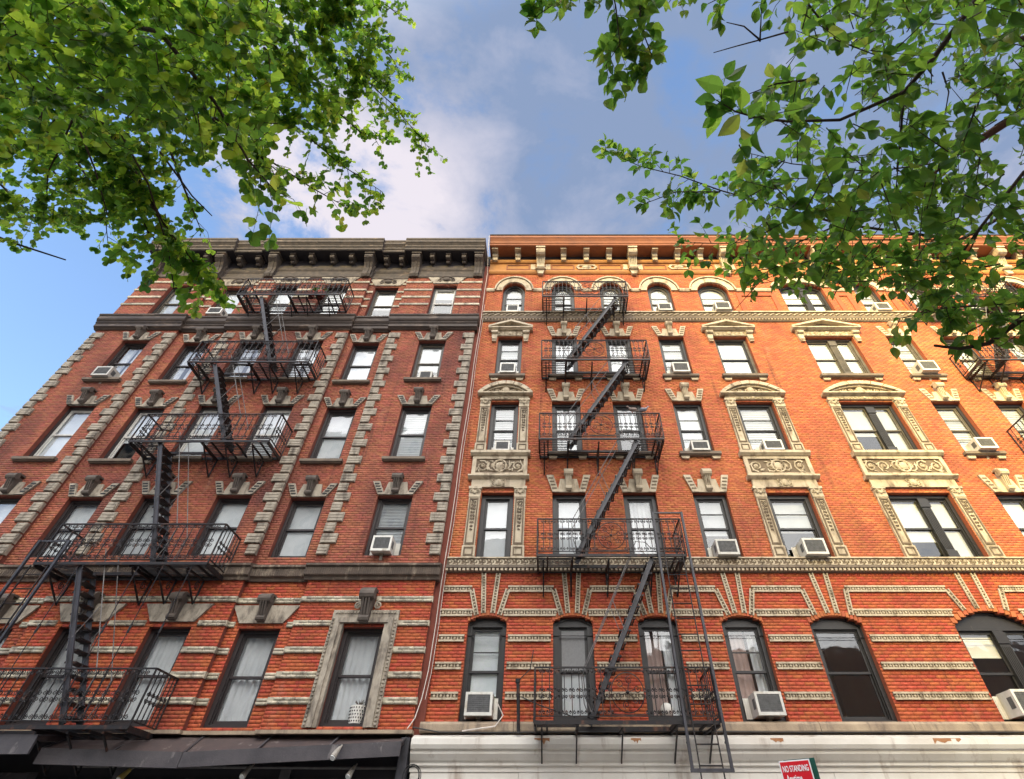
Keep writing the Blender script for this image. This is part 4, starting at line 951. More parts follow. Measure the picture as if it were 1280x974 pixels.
# ---- centre fire escape on the right building
fe = thing('fire_escape', 'black iron fire escape in the middle, on the orange red brick with round scroll panels', 'fire escape', (1.5, -.5, 3.6), 'iron fire escapes')
LV = [(3.60, -.30, 3.27), (6.72, -.30, 3.24), (9.95, -.30, 3.26), (12.99, -.27, 3.30), (16.20, -.27, 2.95)]
for i, (z, a, c) in enumerate(LV):
    hole = (.55, 2.42)
    platform(fe, a, c, 0, -.97, z, hole, (a+.15, .52, 1.4, 2.44, c-.15))
    ci = [(1.15, 1.85)] if i else [(1.2, 1.9)]
    rail_front(fe, None, a, c, -.95, z, .86, ci, .148)
    for x in (a, c): rail_side(fe, x, -.95, -.02, z, .86)
for i, (xb, xt) in enumerate(((.80, 2.44), (.66, 2.50), (.58, 2.54), (.58, 2.50))):
    stair(fe, xb, LV[i][0]+.02, xt, LV[i+1][0]-.05, -.88, -.38)
ladder(fe, 2.58, 3.30, -1.03, 2.88, 7.72, 2.45)
# ---- left fire escape
fe = thing('fire_escape', 'black iron fire escape on the left, on the dark red brick between tan quoins', 'fire escape', (-9.8, -.6, 3.5), 'iron fire escapes')
LZ = [(3.50, -11.9, -7.9), (6.46, -11.9, -7.9), (9.74, -11.72, -7.82), (12.72, -11.66, -7.76), (16.08, -11.6, -7.76)]
for i, (z, a, c) in enumerate(LZ):
    platform(fe, a, c, -.24, -1.16, z, (-10.9, -9.70), (a+.35, -9.62, -9.02, c-.45))
    rail_front(fe, None, a, c, -1.14, z, .90, [], .19)
    for x in (a, c): rail_side(fe, x, -1.14, -.26, z, .90)
for i, (xb, xt) in enumerate(((-9.22, -10.86), (-9.22, -10.86), (-9.12, -10.80), (-9.05, -10.72))):
    stair(fe, xb, LZ[i][0]+.02, xt, LZ[i+1][0]-.05, -1.06, -.58, -1)
ladder(fe, -12.10, -11.40, -1.18, 2.9, 6.95, 2.4)
b = MB()
for x in (-10.85, -9.45, -8.9, -8.23): b.tube([(x, -1.13, 6.40), (x+.02, -1.13, 3.55)], .010, 5); b.tube([(x+.01, -1.13, 5.2), (x+.01, -1.13, 5.03)], .022, 6)
b.build('hanger_rod', 'iron', fe)
# ---- right-hand fire escape, partly behind the leaves
fe = thing('fire_escape', 'black iron fire escape at the right edge, half hidden behind the leaves', 'fire escape', (16, -.5, 3.6), 'iron fire escapes')
for i, z in enumerate((6.72, 9.95, 12.99, 16.2)):
    platform(fe, 14.15, 17.75, 0, -.97, z, (15.0, 16.85), (14.3, 14.95, 16.0, 16.9, 17.6))
    rail_front(fe, None, 14.15, 17.75, -.95, z, .86, [(15.6, 16.3)], .148)
    for x in (14.15, 17.75): rail_side(fe, x, -.95, -.02, z, .86)
for i in range(3): stair(fe, 15.1, (6.72, 9.95, 12.99)[i]+.02, 16.95, (9.95, 12.99, 16.2)[i]-.05, -.88, -.38)
# ------------------------------------------------------------------ air conditioners
def ac(x, z, yf, label, w=.56, h=.38, d=.34, bracket=True, side=True):
    w *= .93; h *= .92; d *= .9
    """box unit resting on the window sill, its back to the street"""
    t = thing('air_conditioner', label, 'air conditioner', (x, yf+.05, z), 'window air conditioners')
    key = (round(w, 2), round(h, 2), round(d, 2)); y0, y1 = yf-d+.12, yf+.24
    e = .03
    def case(b):
        b.box(-w/2, w/2, -d+.10, .20, 0, h); b.ring(poly(-w/2-.004, w/2+.004, -.004, h+.004), poly(-w/2+.045, w/2-.045, .05, h-.04), -d+.07, -d+.12)
    c = link(shared(('case',)+key, 'ac', case), 'case', t, (x, yf, z))
    def grille(b):
        b.box(-w/2+.045, w/2-.045, -d+.085, -d+.098, .05, h-.04)
        for k in range(8): b.box(-w/2+.05, w/2-.05, -d+.075, -d+.084, .06+k*(h-.11)/8, .06+(k+.35)*(h-.11)/8)
        for k in range(1, 6): b.box(-w/2+.045+k*(w-.09)/6-.004, -w/2+.045+k*(w-.09)/6+.004, -d+.070, -d+.0745, .05, h-.04)
    link(shared(('grille',)+key, 'ac_d', grille), 'grille', t, (x, yf, z))
    for e in (-1, 1):
        def vent(b):
            b.box(e*(w/2+.001)-.001, e*(w/2+.001)+.001, -d+.155, -d+.312, h*.3, h*.75)
            for k in range(7): b.box(e*(w/2+.003)-.003, e*(w/2+.003)+.003, -d+.16+k*.022, -d+.172+k*.022, h*.3, h*.75)
        link(shared(('side_vent', e)+key, 'ac_d', vent), 'side_vent', t, (x, yf, z))
    if bracket: link(shared(('support_bracket',)+key, 'ac_b', lambda b: b.box(-.05, .05, -d+.22, .06, -.035, -.003).bar((0, -d+.3, -.03), (0, .02, -.22), .07, .02)), 'support_bracket', t, (x, yf, z))
    for e in (-1, 1) if side else ():
        def pan(b):
            for k in range(4): b.box(e*(w/2+.01+.03*k+.012)-.0145, e*(w/2+.01+.03*k+.012)+.0145, .165+(k % 2)*.006, .178+(k % 2)*.006, .0, h*.92)
        link(shared(('side_panel', e)+key, 'ac', pan), 'side_panel', t, (x, yf, z))
    return t
ac(-1.47, 3.80, 0, 'large white air conditioner on a bracket in the ground floor window beside the drain line', .60, .42, .36)
ac(4.55, 3.80, 0, 'white air conditioner right of the drop ladder in the ground floor window', .60, .42, .40)
ac(9.95, 3.80, 0, 'white air conditioner in the wide arched window at bottom right', .66, .46, .42)
ac(4.50, 7.0, 0, 'white air conditioner in the narrow second floor window right of the ladder', .58, .40, .40, False)
ac(6.72, 7.0, 0, 'white air conditioner in the pilastered second floor window', .60, .42, .42)
ac(-1.42, 10.055, 0, 'small white air conditioner under the leftmost arched pediment window', .48, .36, .26, False)
ac(4.50, 10.055, 0, 'white air conditioner in the plain third floor window left of an arched pediment', .56, .34, .30)
ac(6.68, 10.055, 0, 'white air conditioner beneath the middle arched pediment', .60, .36, .32)
ac(12.98, 10.055, 0, 'sunlit white air conditioner in the third floor window at far right', .58, .38, .42)
ac(-1.44, 13.075, 0, 'boxy white air conditioner under the leftmost triangular pediment', .56, .44, .32)
ac(4.50, 13.075, 0, 'boxy white air conditioner in the fourth floor window right of the fire escape', .60, .44, .36)
ac(12.95, 13.075, 0, 'white air conditioner with a sunlit face in the fourth floor window by the leaves', .62, .46, .44)
ac(-1.44, 16.228, 0, 'air conditioner in the leftmost arched top floor window of the orange facade', .50, .40, .26)
ac(2.50+1.98, 16.228, 0, 'air conditioner in the arched top floor window right of the fire escape', .56, .42, .34)
ac(6.72, 16.228, 0, 'white air conditioner in the wider arched top floor window', .62, .44, .40)
ac(12.95, 16.228, 0, 'air conditioner in the arched top floor window under the leaves', .58, .42, .36)
ac(-4.22, 7.02, -.22, 'white air conditioner in the second floor window beside the end quoins', .52, .40, .34)
ac(-14.95, 12.725, -.22, 'white air conditioner in the fourth floor window at far left', .58, .40, .36)
ac(-4.18, 12.725, -.22, 'small pale air conditioner in the fourth floor window beside the end quoins', .46, .36, .16, False)
ac(-12.8, 15.91, -.10, 'air conditioner in the top floor window behind the hanging branch', .58, .36, .34, False)
# ------------------------------------------------------------------ small things
def cable():
    b = MB(); p = [(-2.63, -.9, 20.3), (-2.62, -.72, 19.5), (-2.62, -.13, 18.6)]+[(-2.63+.012*math.sin(z*1.7), -.09, z) for z in np.arange(17.5, 5.0, -.8)]+[(-2.64, -.10, 4.6), (-2.68, -.16, 4.1), (-2.74, -.26, 3.75), (-2.85, -.30, 3.58)]
    b.tube(p, .0105, 6); b.tube([(x+.07, y+.01, z-.02) for x, y, z in p[4:-2]], .006, 5)
    o = b.build('cable', 'cable'); o['label'] = 'thin white cable running down the seam between the two buildings'; o['category'] = 'cable'
    b = MB()
    for k, r in enumerate((.16, .13, .15)): b.tube([(-2.62+r*math.cos(q*math.pi/9)+.02*k, -.37-.01*k, 2.86+r*1.1*math.sin(q*math.pi/9)) for q in range(19)], .008, 5)
    o = b.build('cable_coil', 'blk'); o['label'] = 'black coil of spare cable on the white shop fascia'; o['category'] = 'cable'
cable()
def fascia_bits():
    b = MB(); p = [(-2.75, -.30, 3.60), (-2.2, -.25, 3.53), (-1.2, -.33, 3.515), (.4, -.34, 3.52), (2.2, -.32, 3.53), (5.4, -.34, 3.515), (8.8, -.32, 3.52), (12, -.34, 3.515)]
    b.tube(p, .012, 5); o = b.build('cable', 'blk'); o['label'] = 'sagging black cable lying along the top of the white shop cornice'; o['category'] = 'cable'
    b = MB(); b.tube([(-1.1, -.30, 4.02), (-.95, -.24, 3.80), (-1.1, -.26, 3.62), (-1.75, -.30, 3.54)], .012, 5); o = b.build('cable', 'cable'); o['label'] = 'pale power cord drooping from the air conditioner beside the drain line'; o['category'] = 'cable'
    b = MB(); b.tube([(-.67, -.32, 4.36), (-.42, -.12, 4.62), (-.36, -.04, 5.0)], .010, 5); b.tube([(-.60, -.30, 4.1), (-.2, -.6, 3.9), (.5, -.9, 3.66)], .010, 5); o = b.build('cable', 'blk'); o['label'] = 'loose black wire looping between the standpipe and the fire escape'; o['category'] = 'cable'
fascia_bits()
def flood(x, y, z, label, m='lamp', tilt=.3):
    t = thing('floodlight', label, 'lamp', (x, y, z), 'floodlights under the awning')
    MB().tube([(x, y, z), (x, y-.10, z-.06)], .018, 6).build('arm', 'lamp', t)
    MB().tube([(x, y-.10, z-.05), (x-.03, y-.17, z-.13), (x-.05, y-.22, z-.20)], .035, 10, .062).build('lamp_shade', m, t)
    MB().tube([(x-.05, y-.222, z-.202), (x-.053, y-.232, z-.214)], .05, 10).build('bulb', 'sign_w', t)
flood(-5.75, -.16, 3.06, 'grey floodlight under the low end of the awning near the middle')
flood(-3.75, -.16, 3.06, 'grey floodlight under the raised end of the awning by the steel post')
flood(-3.98, -.62, 3.28, 'small rusty lamp fixed to the awning fascia')
flood(-8.05, -.16, 3.02, 'yellow floodlight under the awning below the left fire escape', 'lamp_y')
def pots():
    for x, lab, r in ((-8.95, 'dark red flower pot on the top left fire escape landing', .13), (-8.62, 'bushy red flower pot at the railing of the top left fire escape landing', .17)):
        t = thing('flower_pot', lab, 'plant pot', (x, -.95, 16.11), 'pots on the top landing')
        MB().tube([(x, -.95, 16.11), (x, -.95, 16.38)], r*.75, 12, r).build('pot', 'terra', t)
        b = MB(); rr = random.Random(int(-x*100))
        for k in range(46):
            c = Vector((x+rr.gauss(0, r*.6), -.95+rr.gauss(0, r*.5), 16.42+abs(rr.gauss(0, r*.9)))); u = Vector((rr.gauss(0, 1), rr.gauss(0, 1), rr.gauss(0, 1))).normalized()*.06; w = u.orthogonal().normalized()*.03
            q = len(b.v); b.v += [tuple(c-u), tuple(c+w), tuple(c+u), tuple(c-w)]; b.f.append((q, q+1, q+2, q+3))
        b.build('leaves', 'plant', t)
pots()
def pigeon(x, y, z, s, m, label):
    t = thing('pigeon', label, 'bird', (x, y, z), 'pigeons on the railing')
    b = MB(); P = [(-.19, .035, .010), (-.13, .045, .026), (-.06, .065, .048), (.01, .085, .060), (.07, .105, .056), (.105, .145, .036), (.120, .185, .028), (.135, .205, .027), (.160, .205, .015), (.178, .198, .004)]
    n = 10; k = 0
    for px, pz, r in P:
        for q in range(n):
            a = 2*math.pi*q/n; b.v.append((x+s*(px-.0)+0, y+r*math.cos(a)*(.9 if px > -.1 else 1.5), z+pz+.03+r*math.sin(a)*(1 if px > -.1 else .6)))
    for i in range(len(P)-1):
        for q in range(n): b.f.append((i*n+q, i*n+(q+1) % n, (i+1)*n+(q+1) % n, (i+1)*n+q))
    b.f += [tuple(range(n))[::-1], tuple(range((len(P)-1)*n, len(P)*n))]
    b.build('body', m, t, smooth=True)
    w = MB()
    for e in (-1, 1): w.sphere((x-s*.03, y+e*.055, z+.115), .10, 8, 5, .16, .42)
    w.build('wing', m, t, smooth=True)
    f = MB()
    for e in (-1, 1): f.tube([(x+s*.02, y+e*.02, z+.05), (x+s*.02, y+e*.02, z+.0)], .006, 5); f.tube([(x+s*.0, y+e*.02, z+.004), (x+s*.05, y+e*.02, z+.004)], .005, 4)
    f.build('foot', 'terra', t)
pigeon(2.48, -.95, 10.825, -1, 'pigeon_b', 'brown pigeon facing left on the third floor fire escape rail')
pigeon(2.82, -.95, 10.825, 1, 'pigeon', 'grey pigeon facing right on the third floor fire escape rail')
def sills():
    t = thing('lamp_globe', 'round white globe lamp on the ground floor sill behind the fire escape', 'lamp', (2.52, .34, 3.80))
    MB().tube([(2.52, .34, 3.80), (2.52, .34, 3.86)], .06, 10).build('base', 'blk', t); MB().sphere((2.52, .34, 3.98), .135, 16, 10).build('globe', 'spots', t, smooth=True)
    t = thing('flower_pot', 'white dark-spotted cachepot inside the stone framed ground floor window', 'plant pot', (-4.02, -.0, 3.72))
    MB().tube([(-4.02, .06, 3.70), (-4.02, .06, 4.0)], .15, 14, .17).build('pot', 'spots', t)
    b = MB()
    for i in range(5):
        for j in range(9):
            a = -2.9+j*.33+(i % 2)*.16; r = .155+.004*i; b.sphere((-4.02+r*math.cos(a), .06+r*math.sin(a), 3.74+.055*i), .014, 6, 4)
    b.build('spot', 'blk', t, 'stuff')
    b = MB(); rr = random.Random(4)
    for k in range(30): a = rr.uniform(0, 6.3); b.tube([(-4.02, .06, 4.0), (-4.02+.1*math.cos(a), .06+.08*math.sin(a), 4.06+rr.uniform(0, .05))], .012, 4, .003)
    b.build('plant', 'key_l', t)
    t = thing('standpipe', 'bent black iron pipe standing on the ledge left of the fire escape', 'pipe', (-.62, -.3, 3.5))
    MB().tube([(-.62, -.30, 3.50), (-.66, -.32, 4.25), (-.67, -.32, 4.36)], .035, 8).build('pipe', 'iron', t); MB().tube([(-.67, -.32, 4.33), (-.675, -.32, 4.40)], .05, 8).build('cap', 'iron', t)
sills()
# ------------------------------------------------------------------ street sign
def sign():
    x, y, z = 3.21, -4.45, 2.06; a = R(-36)
    t = thing('street_sign', 'red and white no standing sign above the pavement kerb at bottom right', 'sign', (x, y, 0))
    mw = Matrix.Translation((x, y, z)) @ Matrix.Rotation(a, 4, 'Z')
    def put(b, nm, m, parent):
        v = [mw @ Vector(p) for p in b.v]; b.v = [tuple(p) for p in v]; return b.build(nm, m, parent)
    w, h = .40, .58
    put(MB().prism(poly(-w/2, w/2, 0, h), -.004, .004), 'sign_plate', 'sign_w', t)
    put(MB().prism(poly(-w/2+.014, w/2-.014, .22, h-.014), -.0075, -.0045), 'red_field', 'sign_r', t)
    put(MB().prism(poly(-w/2+.014, w/2-.014, .014, .207), -.0075, -.0045), 'red_field', 'sign_r', t)
    put(MB().prism(poly(-w/2+.05, w/2+.055, .02, h+.012), .05, .062), 'green_back_plate', 'sign_g', t)
    put(MB().prism([(-.17, .275), (.06, .275), (.06, .245), (.16, .302), (.06, .359), (.06, .329), (-.17, .329)], -.0115, -.008), 'arrow', 'sign_w', t)
    MB().tube([(x+.0, y+.035, -.1), (x+.0, y+.035, z+h-.05)], .03, 10).build('pole', 'pole', t)
    for txt, px, pz, sz, sx in (('NO STANDING', 0, .468, .084, .58), ('Anytime', -.045, .37, .098, .6)):
        cu = bpy.data.curves.new('lettering', 'FONT'); cu.body = txt; cu.size = sz; cu.align_x = 'CENTER'; cu.offset = .0016; cu.extrude = .0012
        o = bpy.data.objects.new('lettering', cu); COL.objects.link(o); bpy.context.view_layer.update()
        me = bpy.data.meshes.new_from_object(o); bpy.data.objects.remove(o)
        me.transform(mw @ Matrix.Translation((px, -.0095, pz)) @ Matrix.Rotation(R(90), 4, 'X') @ Matrix.Diagonal((sx, 1, 1, 1))); me.materials.clear(); me.materials.append(M['sign_w'])
        link(me, 'lettering', t, (0, 0, 0)).location = -WL[t]
sign()
# ------------------------------------------------------------------ trees
def leaf_oval():
    v = []; f = []
    st = [(0, 0, 0), (.14, .15, .03), (.34, .285, .055), (.58, .28, .03), (.82, .14, -.06), (1.0, 0, -.17)]
    for u, w, b in st:
        if w == 0: v.append((u, 0, b))
        else: v += [(u+.03*(w > .2), -w, b+w*.42), (u, 0, b), (u-.03*(w > .2), w, b+w*.34)]
    # 0 | 1,2,3 | 4,5,6 | 7,8,9 | 10,11,12 | 13
    f += [(0, 2, 1), (0, 3, 2)]
    for k in range(3):
        a = 1+3*k; f += [(a, a+1, a+4, a+3), (a+1, a+2, a+5, a+4)]
    f += [(10, 11, 13), (11, 12, 13)]
    v += [(-.16, -.012, .0), (-.16, .012, .0), (0, .012, 0), (0, -.012, 0)]; f.append((14, 17, 16, 15))
    return np.array(v), f
def leaf_fan():
    v = [(0, 0, 0)]; f = []
    A = [-1.25, -.95, -.62, -.28, -.06, .06, .28, .62, .95, 1.25]; Rr = [.70, .90, .99, 1.0, .72, .72, 1.0, .99, .90, .70]
    for a, r in zip(A, Rr): v.append((r*math.cos(a), r*math.sin(a), math.sin(a*4.2)*r*.11-.14*r*r+.10*abs(a)*r))
    f += [(0, i, i+1) for i in range(1, 10)]
    v += [(-.5, -.014, .05), (-.5, .014, .05), (0, .014, 0), (0, -.014, 0)]; f.append((11, 14, 13, 12))
    return np.array(v), f
class Tree:
    def __init__(s, t, shape, m, wood, seed):
        s.t = t; s.V, s.F = shape; s.m = m; s.L = []; s.tw = MB(); s.r = random.Random(seed); s.wood = wood
    def leaf(s, p, d, size, droop=.35, flat=.75):
        r = s.r; d = Vector(d); d.z -= droop; d += Vector((r.gauss(0, .35), r.gauss(0, .35), r.gauss(0, .25)))
        d.normalize(); n = Vector((r.gauss(0, .5), r.gauss(0, .5), flat+r.gauss(0, .35))); n = n-d*n.dot(d)
        if n.length < .05: n = d.orthogonal()
        n.normalize(); s.L.append((Vector(p), d, n, size*r.uniform(.72, 1.22)))
    def twig(s, pts, r0, r1=.0015, n=4): s.tw.tube(pts, r0, n, r1)
    def spray(s, pts, r0, step, size, side=.0, ln=(.10, .30), per=5, droop=.35, prob=1., curl=0.):
        """branch along pts with leafy side shoots every `step` metres"""
        pts = [Vector(p) for p in pts]; s.twig(pts, r0, .0025, 5)
        acc = 0; k = 0
        for a, b in zip(pts[:-1], pts[1:]):
            L = (b-a).length; d = (b-a).normalized(); q = acc
            while q < L:
                p = a+d*q; k += 1; f = 1
                if s.r.random() < prob:
                    o = d.orthogonal(); o.rotate(Quaternion(d, s.r.uniform(0, 6.28))); o.z *= .6
                    sd = (d*.75+o*1.0).normalized(); ll = s.r.uniform(*ln); e = p+sd*ll; e.z -= ll*curl
                    s.twig([p, p+sd*ll*.5, e], .0035, .0012, 3)
                    for j in range(per):
                        g = (j+1)/per; pp = p.lerp(e, g); w = sd.cross(Vector((0, 0, 1))); w = w.normalized() if w.length > .1 else Vector((1, 0, 0))
                        s.leaf(pp, sd*.8+w*(1 if j % 2 else -1)*.9, size, droop)
                    s.leaf(e, sd, size, droop)
                q += step
            acc = q-L
        s.leaf(pts[-1], (pts[-1]-pts[-2]).normalized(), size, droop)
    def cluster(s, p, n, spread, size, droop=.35):
        a = Vector(p); dv = Vector((s.r.gauss(0, 1), s.r.gauss(0, 1), s.r.gauss(-.2, .5))).normalized()*spread
        s.twig([a-dv*.9, a, a+dv*.9], .004, .0012, 3)
        for j in range(n):
            g = s.r.uniform(-.9, .9); w = dv.orthogonal().normalized(); w.rotate(Quaternion(dv.normalized(), s.r.uniform(0, 6.28)))
            s.leaf(a+dv*g, dv.normalized()*.6+w, size, droop)
    def finish(s):
        s.tw.build('branch', s.wood, s.t)
        L = s.L; sc = []
        for p, d, n, z in L:
            u, v, zc = proj(p+d*z*.5); sc.append(z/zc if 0 < u < 1280 and 0 < v < 974 else 0)
        order = sorted(range(len(L)), key=lambda i: -sc[i]); big = set(order[:300])
        me = bpy.data.meshes.new('leaf'); me.from_pydata(s.V.tolist(), [], s.F); me.materials.append(M[s.m]); me.update()
        mats = []
        for i, (p, d, n, z) in enumerate(L):
            w = n.cross(d); m = np.array([[d.x, w.x, n.x], [d.y, w.y, n.y], [d.z, w.z, n.z]])*z
            if i in big:
                o = link(me, 'leaf', s.t, p); o.rotation_mode = 'QUATERNION'; o.rotation_quaternion = Matrix(((d.x, w.x, n.x), (d.y, w.y, n.y), (d.z, w.z, n.z))).to_quaternion(); o.scale = (z, z, z)
            else: mats.append((m, np.array(p)))
        V = np.concatenate([s.V @ m.T+p for m, p in mats]); nv = len(s.V); F = []
        for i in range(len(mats)): F += [tuple(q+i*nv for q in f) for f in s.F]
        me = bpy.data.meshes.new('foliage'); me.from_pydata(V.tolist(), [], F); me.materials.append(M[s.m]); me.update()
        link(me, 'foliage', s.t, (0, 0, 0), 'stuff')
def inside(poly_, x, y):
    c = False; n = len(poly_)
    for i in range(n):
        x0, y0 = poly_[i]; x1, y1 = poly_[(i+1) % n]
        if (y0 > y) != (y1 > y) and x < (x1-x0)*(y-y0)/(y1-y0)+x0: c = not c
    return c
def left_tree():
    base = Vector((-6.2, -13.0, 0))
    t = thing('ginkgo_tree', 'leafy green tree with fan shaped leaves hanging over the upper left', 'tree', base)
    T = Tree(t, leaf_fan(), 'ginkgo', 'bark', 11)
    fork = Vector((-6.0, -12.7, 5.2))
    MB().tube([base, base+Vector((.05, .05, 2.2)), fork], .20, 10, .13).build('trunk', 'bark', t)
    lb = MB()
    def limb(to, r=.06):
        to = Vector(to); m = fork.lerp(to, .5)+Vector((0, 0, .5)); lb.tube([fork, m, to], r, 7, r*.35)
    P = lambda *q: [ray(u, v, z) for u, v, z in q]
    sp = [ # (points (u, v, axial distance)), leaf size, per
      ([(150, -60, 5.2), (290, 60, 5.2), (360, 150, 5.0), (425, 205, 4.9), (478, 240, 4.9)], .052, 6, .075),
      ([(180, -50, 5.6), (330, 20, 5.8), (430, 75, 5.8), (490, 130, 5.7), (537, 186, 5.6)], .048, 6, .07),
      ([(240, -60, 5.6), (380, -20, 5.8), (450, 30, 5.9), (488, 70, 5.9), (500, 90, 5.9)], .048, 6, .07),
      ([(380, -60, 6.0), (440, -20, 6.0), (485, 8, 6.0), (500, 20, 6.0)], .048, 5, .09),
      ([(120, 60, 4.6), (240, 130, 4.4), (320, 190, 4.3), (390, 235, 4.3), (438, 262, 4.3)], .058, 5, .085),
      ([(200, 40, 3.4), (270, 130, 3.2), (310, 200, 3.1), (345, 240, 3.1)], .066, 4, .10),
      ([(60, 20, 4.8), (110, 140, 4.6), (165, 215, 4.4), (205, 285, 4.3), (245, 330, 4.3), (272, 360, 4.3)], .054, 6, .06),
      ([(120, 140, 4.4), (175, 225, 4.3), (205, 280, 4.25), (240, 325, 4.25), (262, 350, 4.25)], .058, 6, .07),
      ([(90, 130, 4.5), (150, 210, 4.4), (185, 290, 4.3), (215, 320, 4.3)], .056, 6, .065),
      ([(-40, 120, 5.4), (50, 190, 5.3), (85, 240, 5.2), (95, 285, 5.2)], .052, 5, .08),
      ([(20, 140, 5.2), (95, 200, 5.2), (130, 255, 5.1), (135, 305, 5.1)], .052, 5, .08),
      ([(-60, 180, 5.6), (0, 230, 5.5), (40, 270, 5.5), (55, 290, 5.5)], .052, 5, .09),
      ([(200, 150, 4.9), (222, 215, 4.8), (240, 260, 4.8), (252, 290, 4.8)], .05, 5, .09),
      ([(255, 120, 4.9), (285, 165, 4.8), (298, 195, 4.8), (300, 210, 4.8)], .05, 5, .08),
      ([(330, 60, 5.2), (400, 120, 5.1), (450, 165, 5.1), (478, 175, 5.1)], .05, 6, .075),
      ([(180, 60, 4.2), (260, 140, 4.2), (330, 200, 4.2), (360, 225, 4.2)], .055, 5, .09),
    ]
    for q, size, per, step in sp:
        pts = P(*q); T.spray(pts, .016, step*.72, size*1.08, per=per, ln=(.10, .30), droop=.6, curl=.5)
    for q in (P((-120, 40, 5.0), (60, -20, 5.2), (180, -60, 5.4)), P((-80, 60, 4.6), (50, 75, 4.6), (120, 60, 4.6)), P((-100, -20, 4.2), (100, 20, 3.8), (200, 40, 3.4)), P((-120, 150, 5.4), (-40, 120, 5.4))):
        limb(q[0], .07); lb.tube(q, .035, 6, .014)
    for q in (((0, 70, 4.0), (60, 58, 4.0), (85, 55, 4.0)), ((0, 72, 4.2), (45, 100, 4.2), (95, 140, 4.2), (120, 165, 4.3)), ((95, 140, 4.2), (75, 185, 4.2), (60, 215, 4.2), (58, 250, 4.2)), ((100, 165, 4.0), (118, 210, 4.0), (135, 270, 4.0)), ((200, 190, 4.2), (240, 245, 4.2), (265, 270, 4.2)), ((-20, 290, 3.0), (20, 305, 3.0), (82, 325, 3.0)), ((150, 165, 4.1), (185, 230, 4.1), (210, 310, 4.2), (218, 365, 4.2))):
        T.twig(P(*q), .009, .004, 5)
    for q in ((18, 303), (25, 308), (8, 300)): T.cluster(ray(q[0], q[1], 3.0), 3, .03, .035)
    poly_ = [(-40, -40), (470, -40), (478, 40), (485, 110), (430, 150), (395, 165), (360, 160), (330, 205), (290, 175), (262, 185), (225, 195), (200, 185), (215, 260), (200, 275), (165, 265), (140, 285), (95, 285), (40, 275), (-40, 290)]
    k = 0
    while k < 1200:
        u, v = T.r.uniform(-40, 490), T.r.uniform(-40, 300)
        if not inside(poly_, u, v): continue
        if v > 190 and T.r.random() < .45: continue
        z = T.r.choice((T.r.uniform(2.6, 3.6), T.r.uniform(3.4, 5.2), T.r.uniform(4.4, 6.2)))
        if u > 340 or v > 180: z = max(z, 4.2)
        T.cluster(ray(u, v, z), T.r.randint(6, 10), T.r.uniform(.07, .13), .055, .5); k += 1
    lb.build('limb', 'bark', t); T.finish()
left_tree()
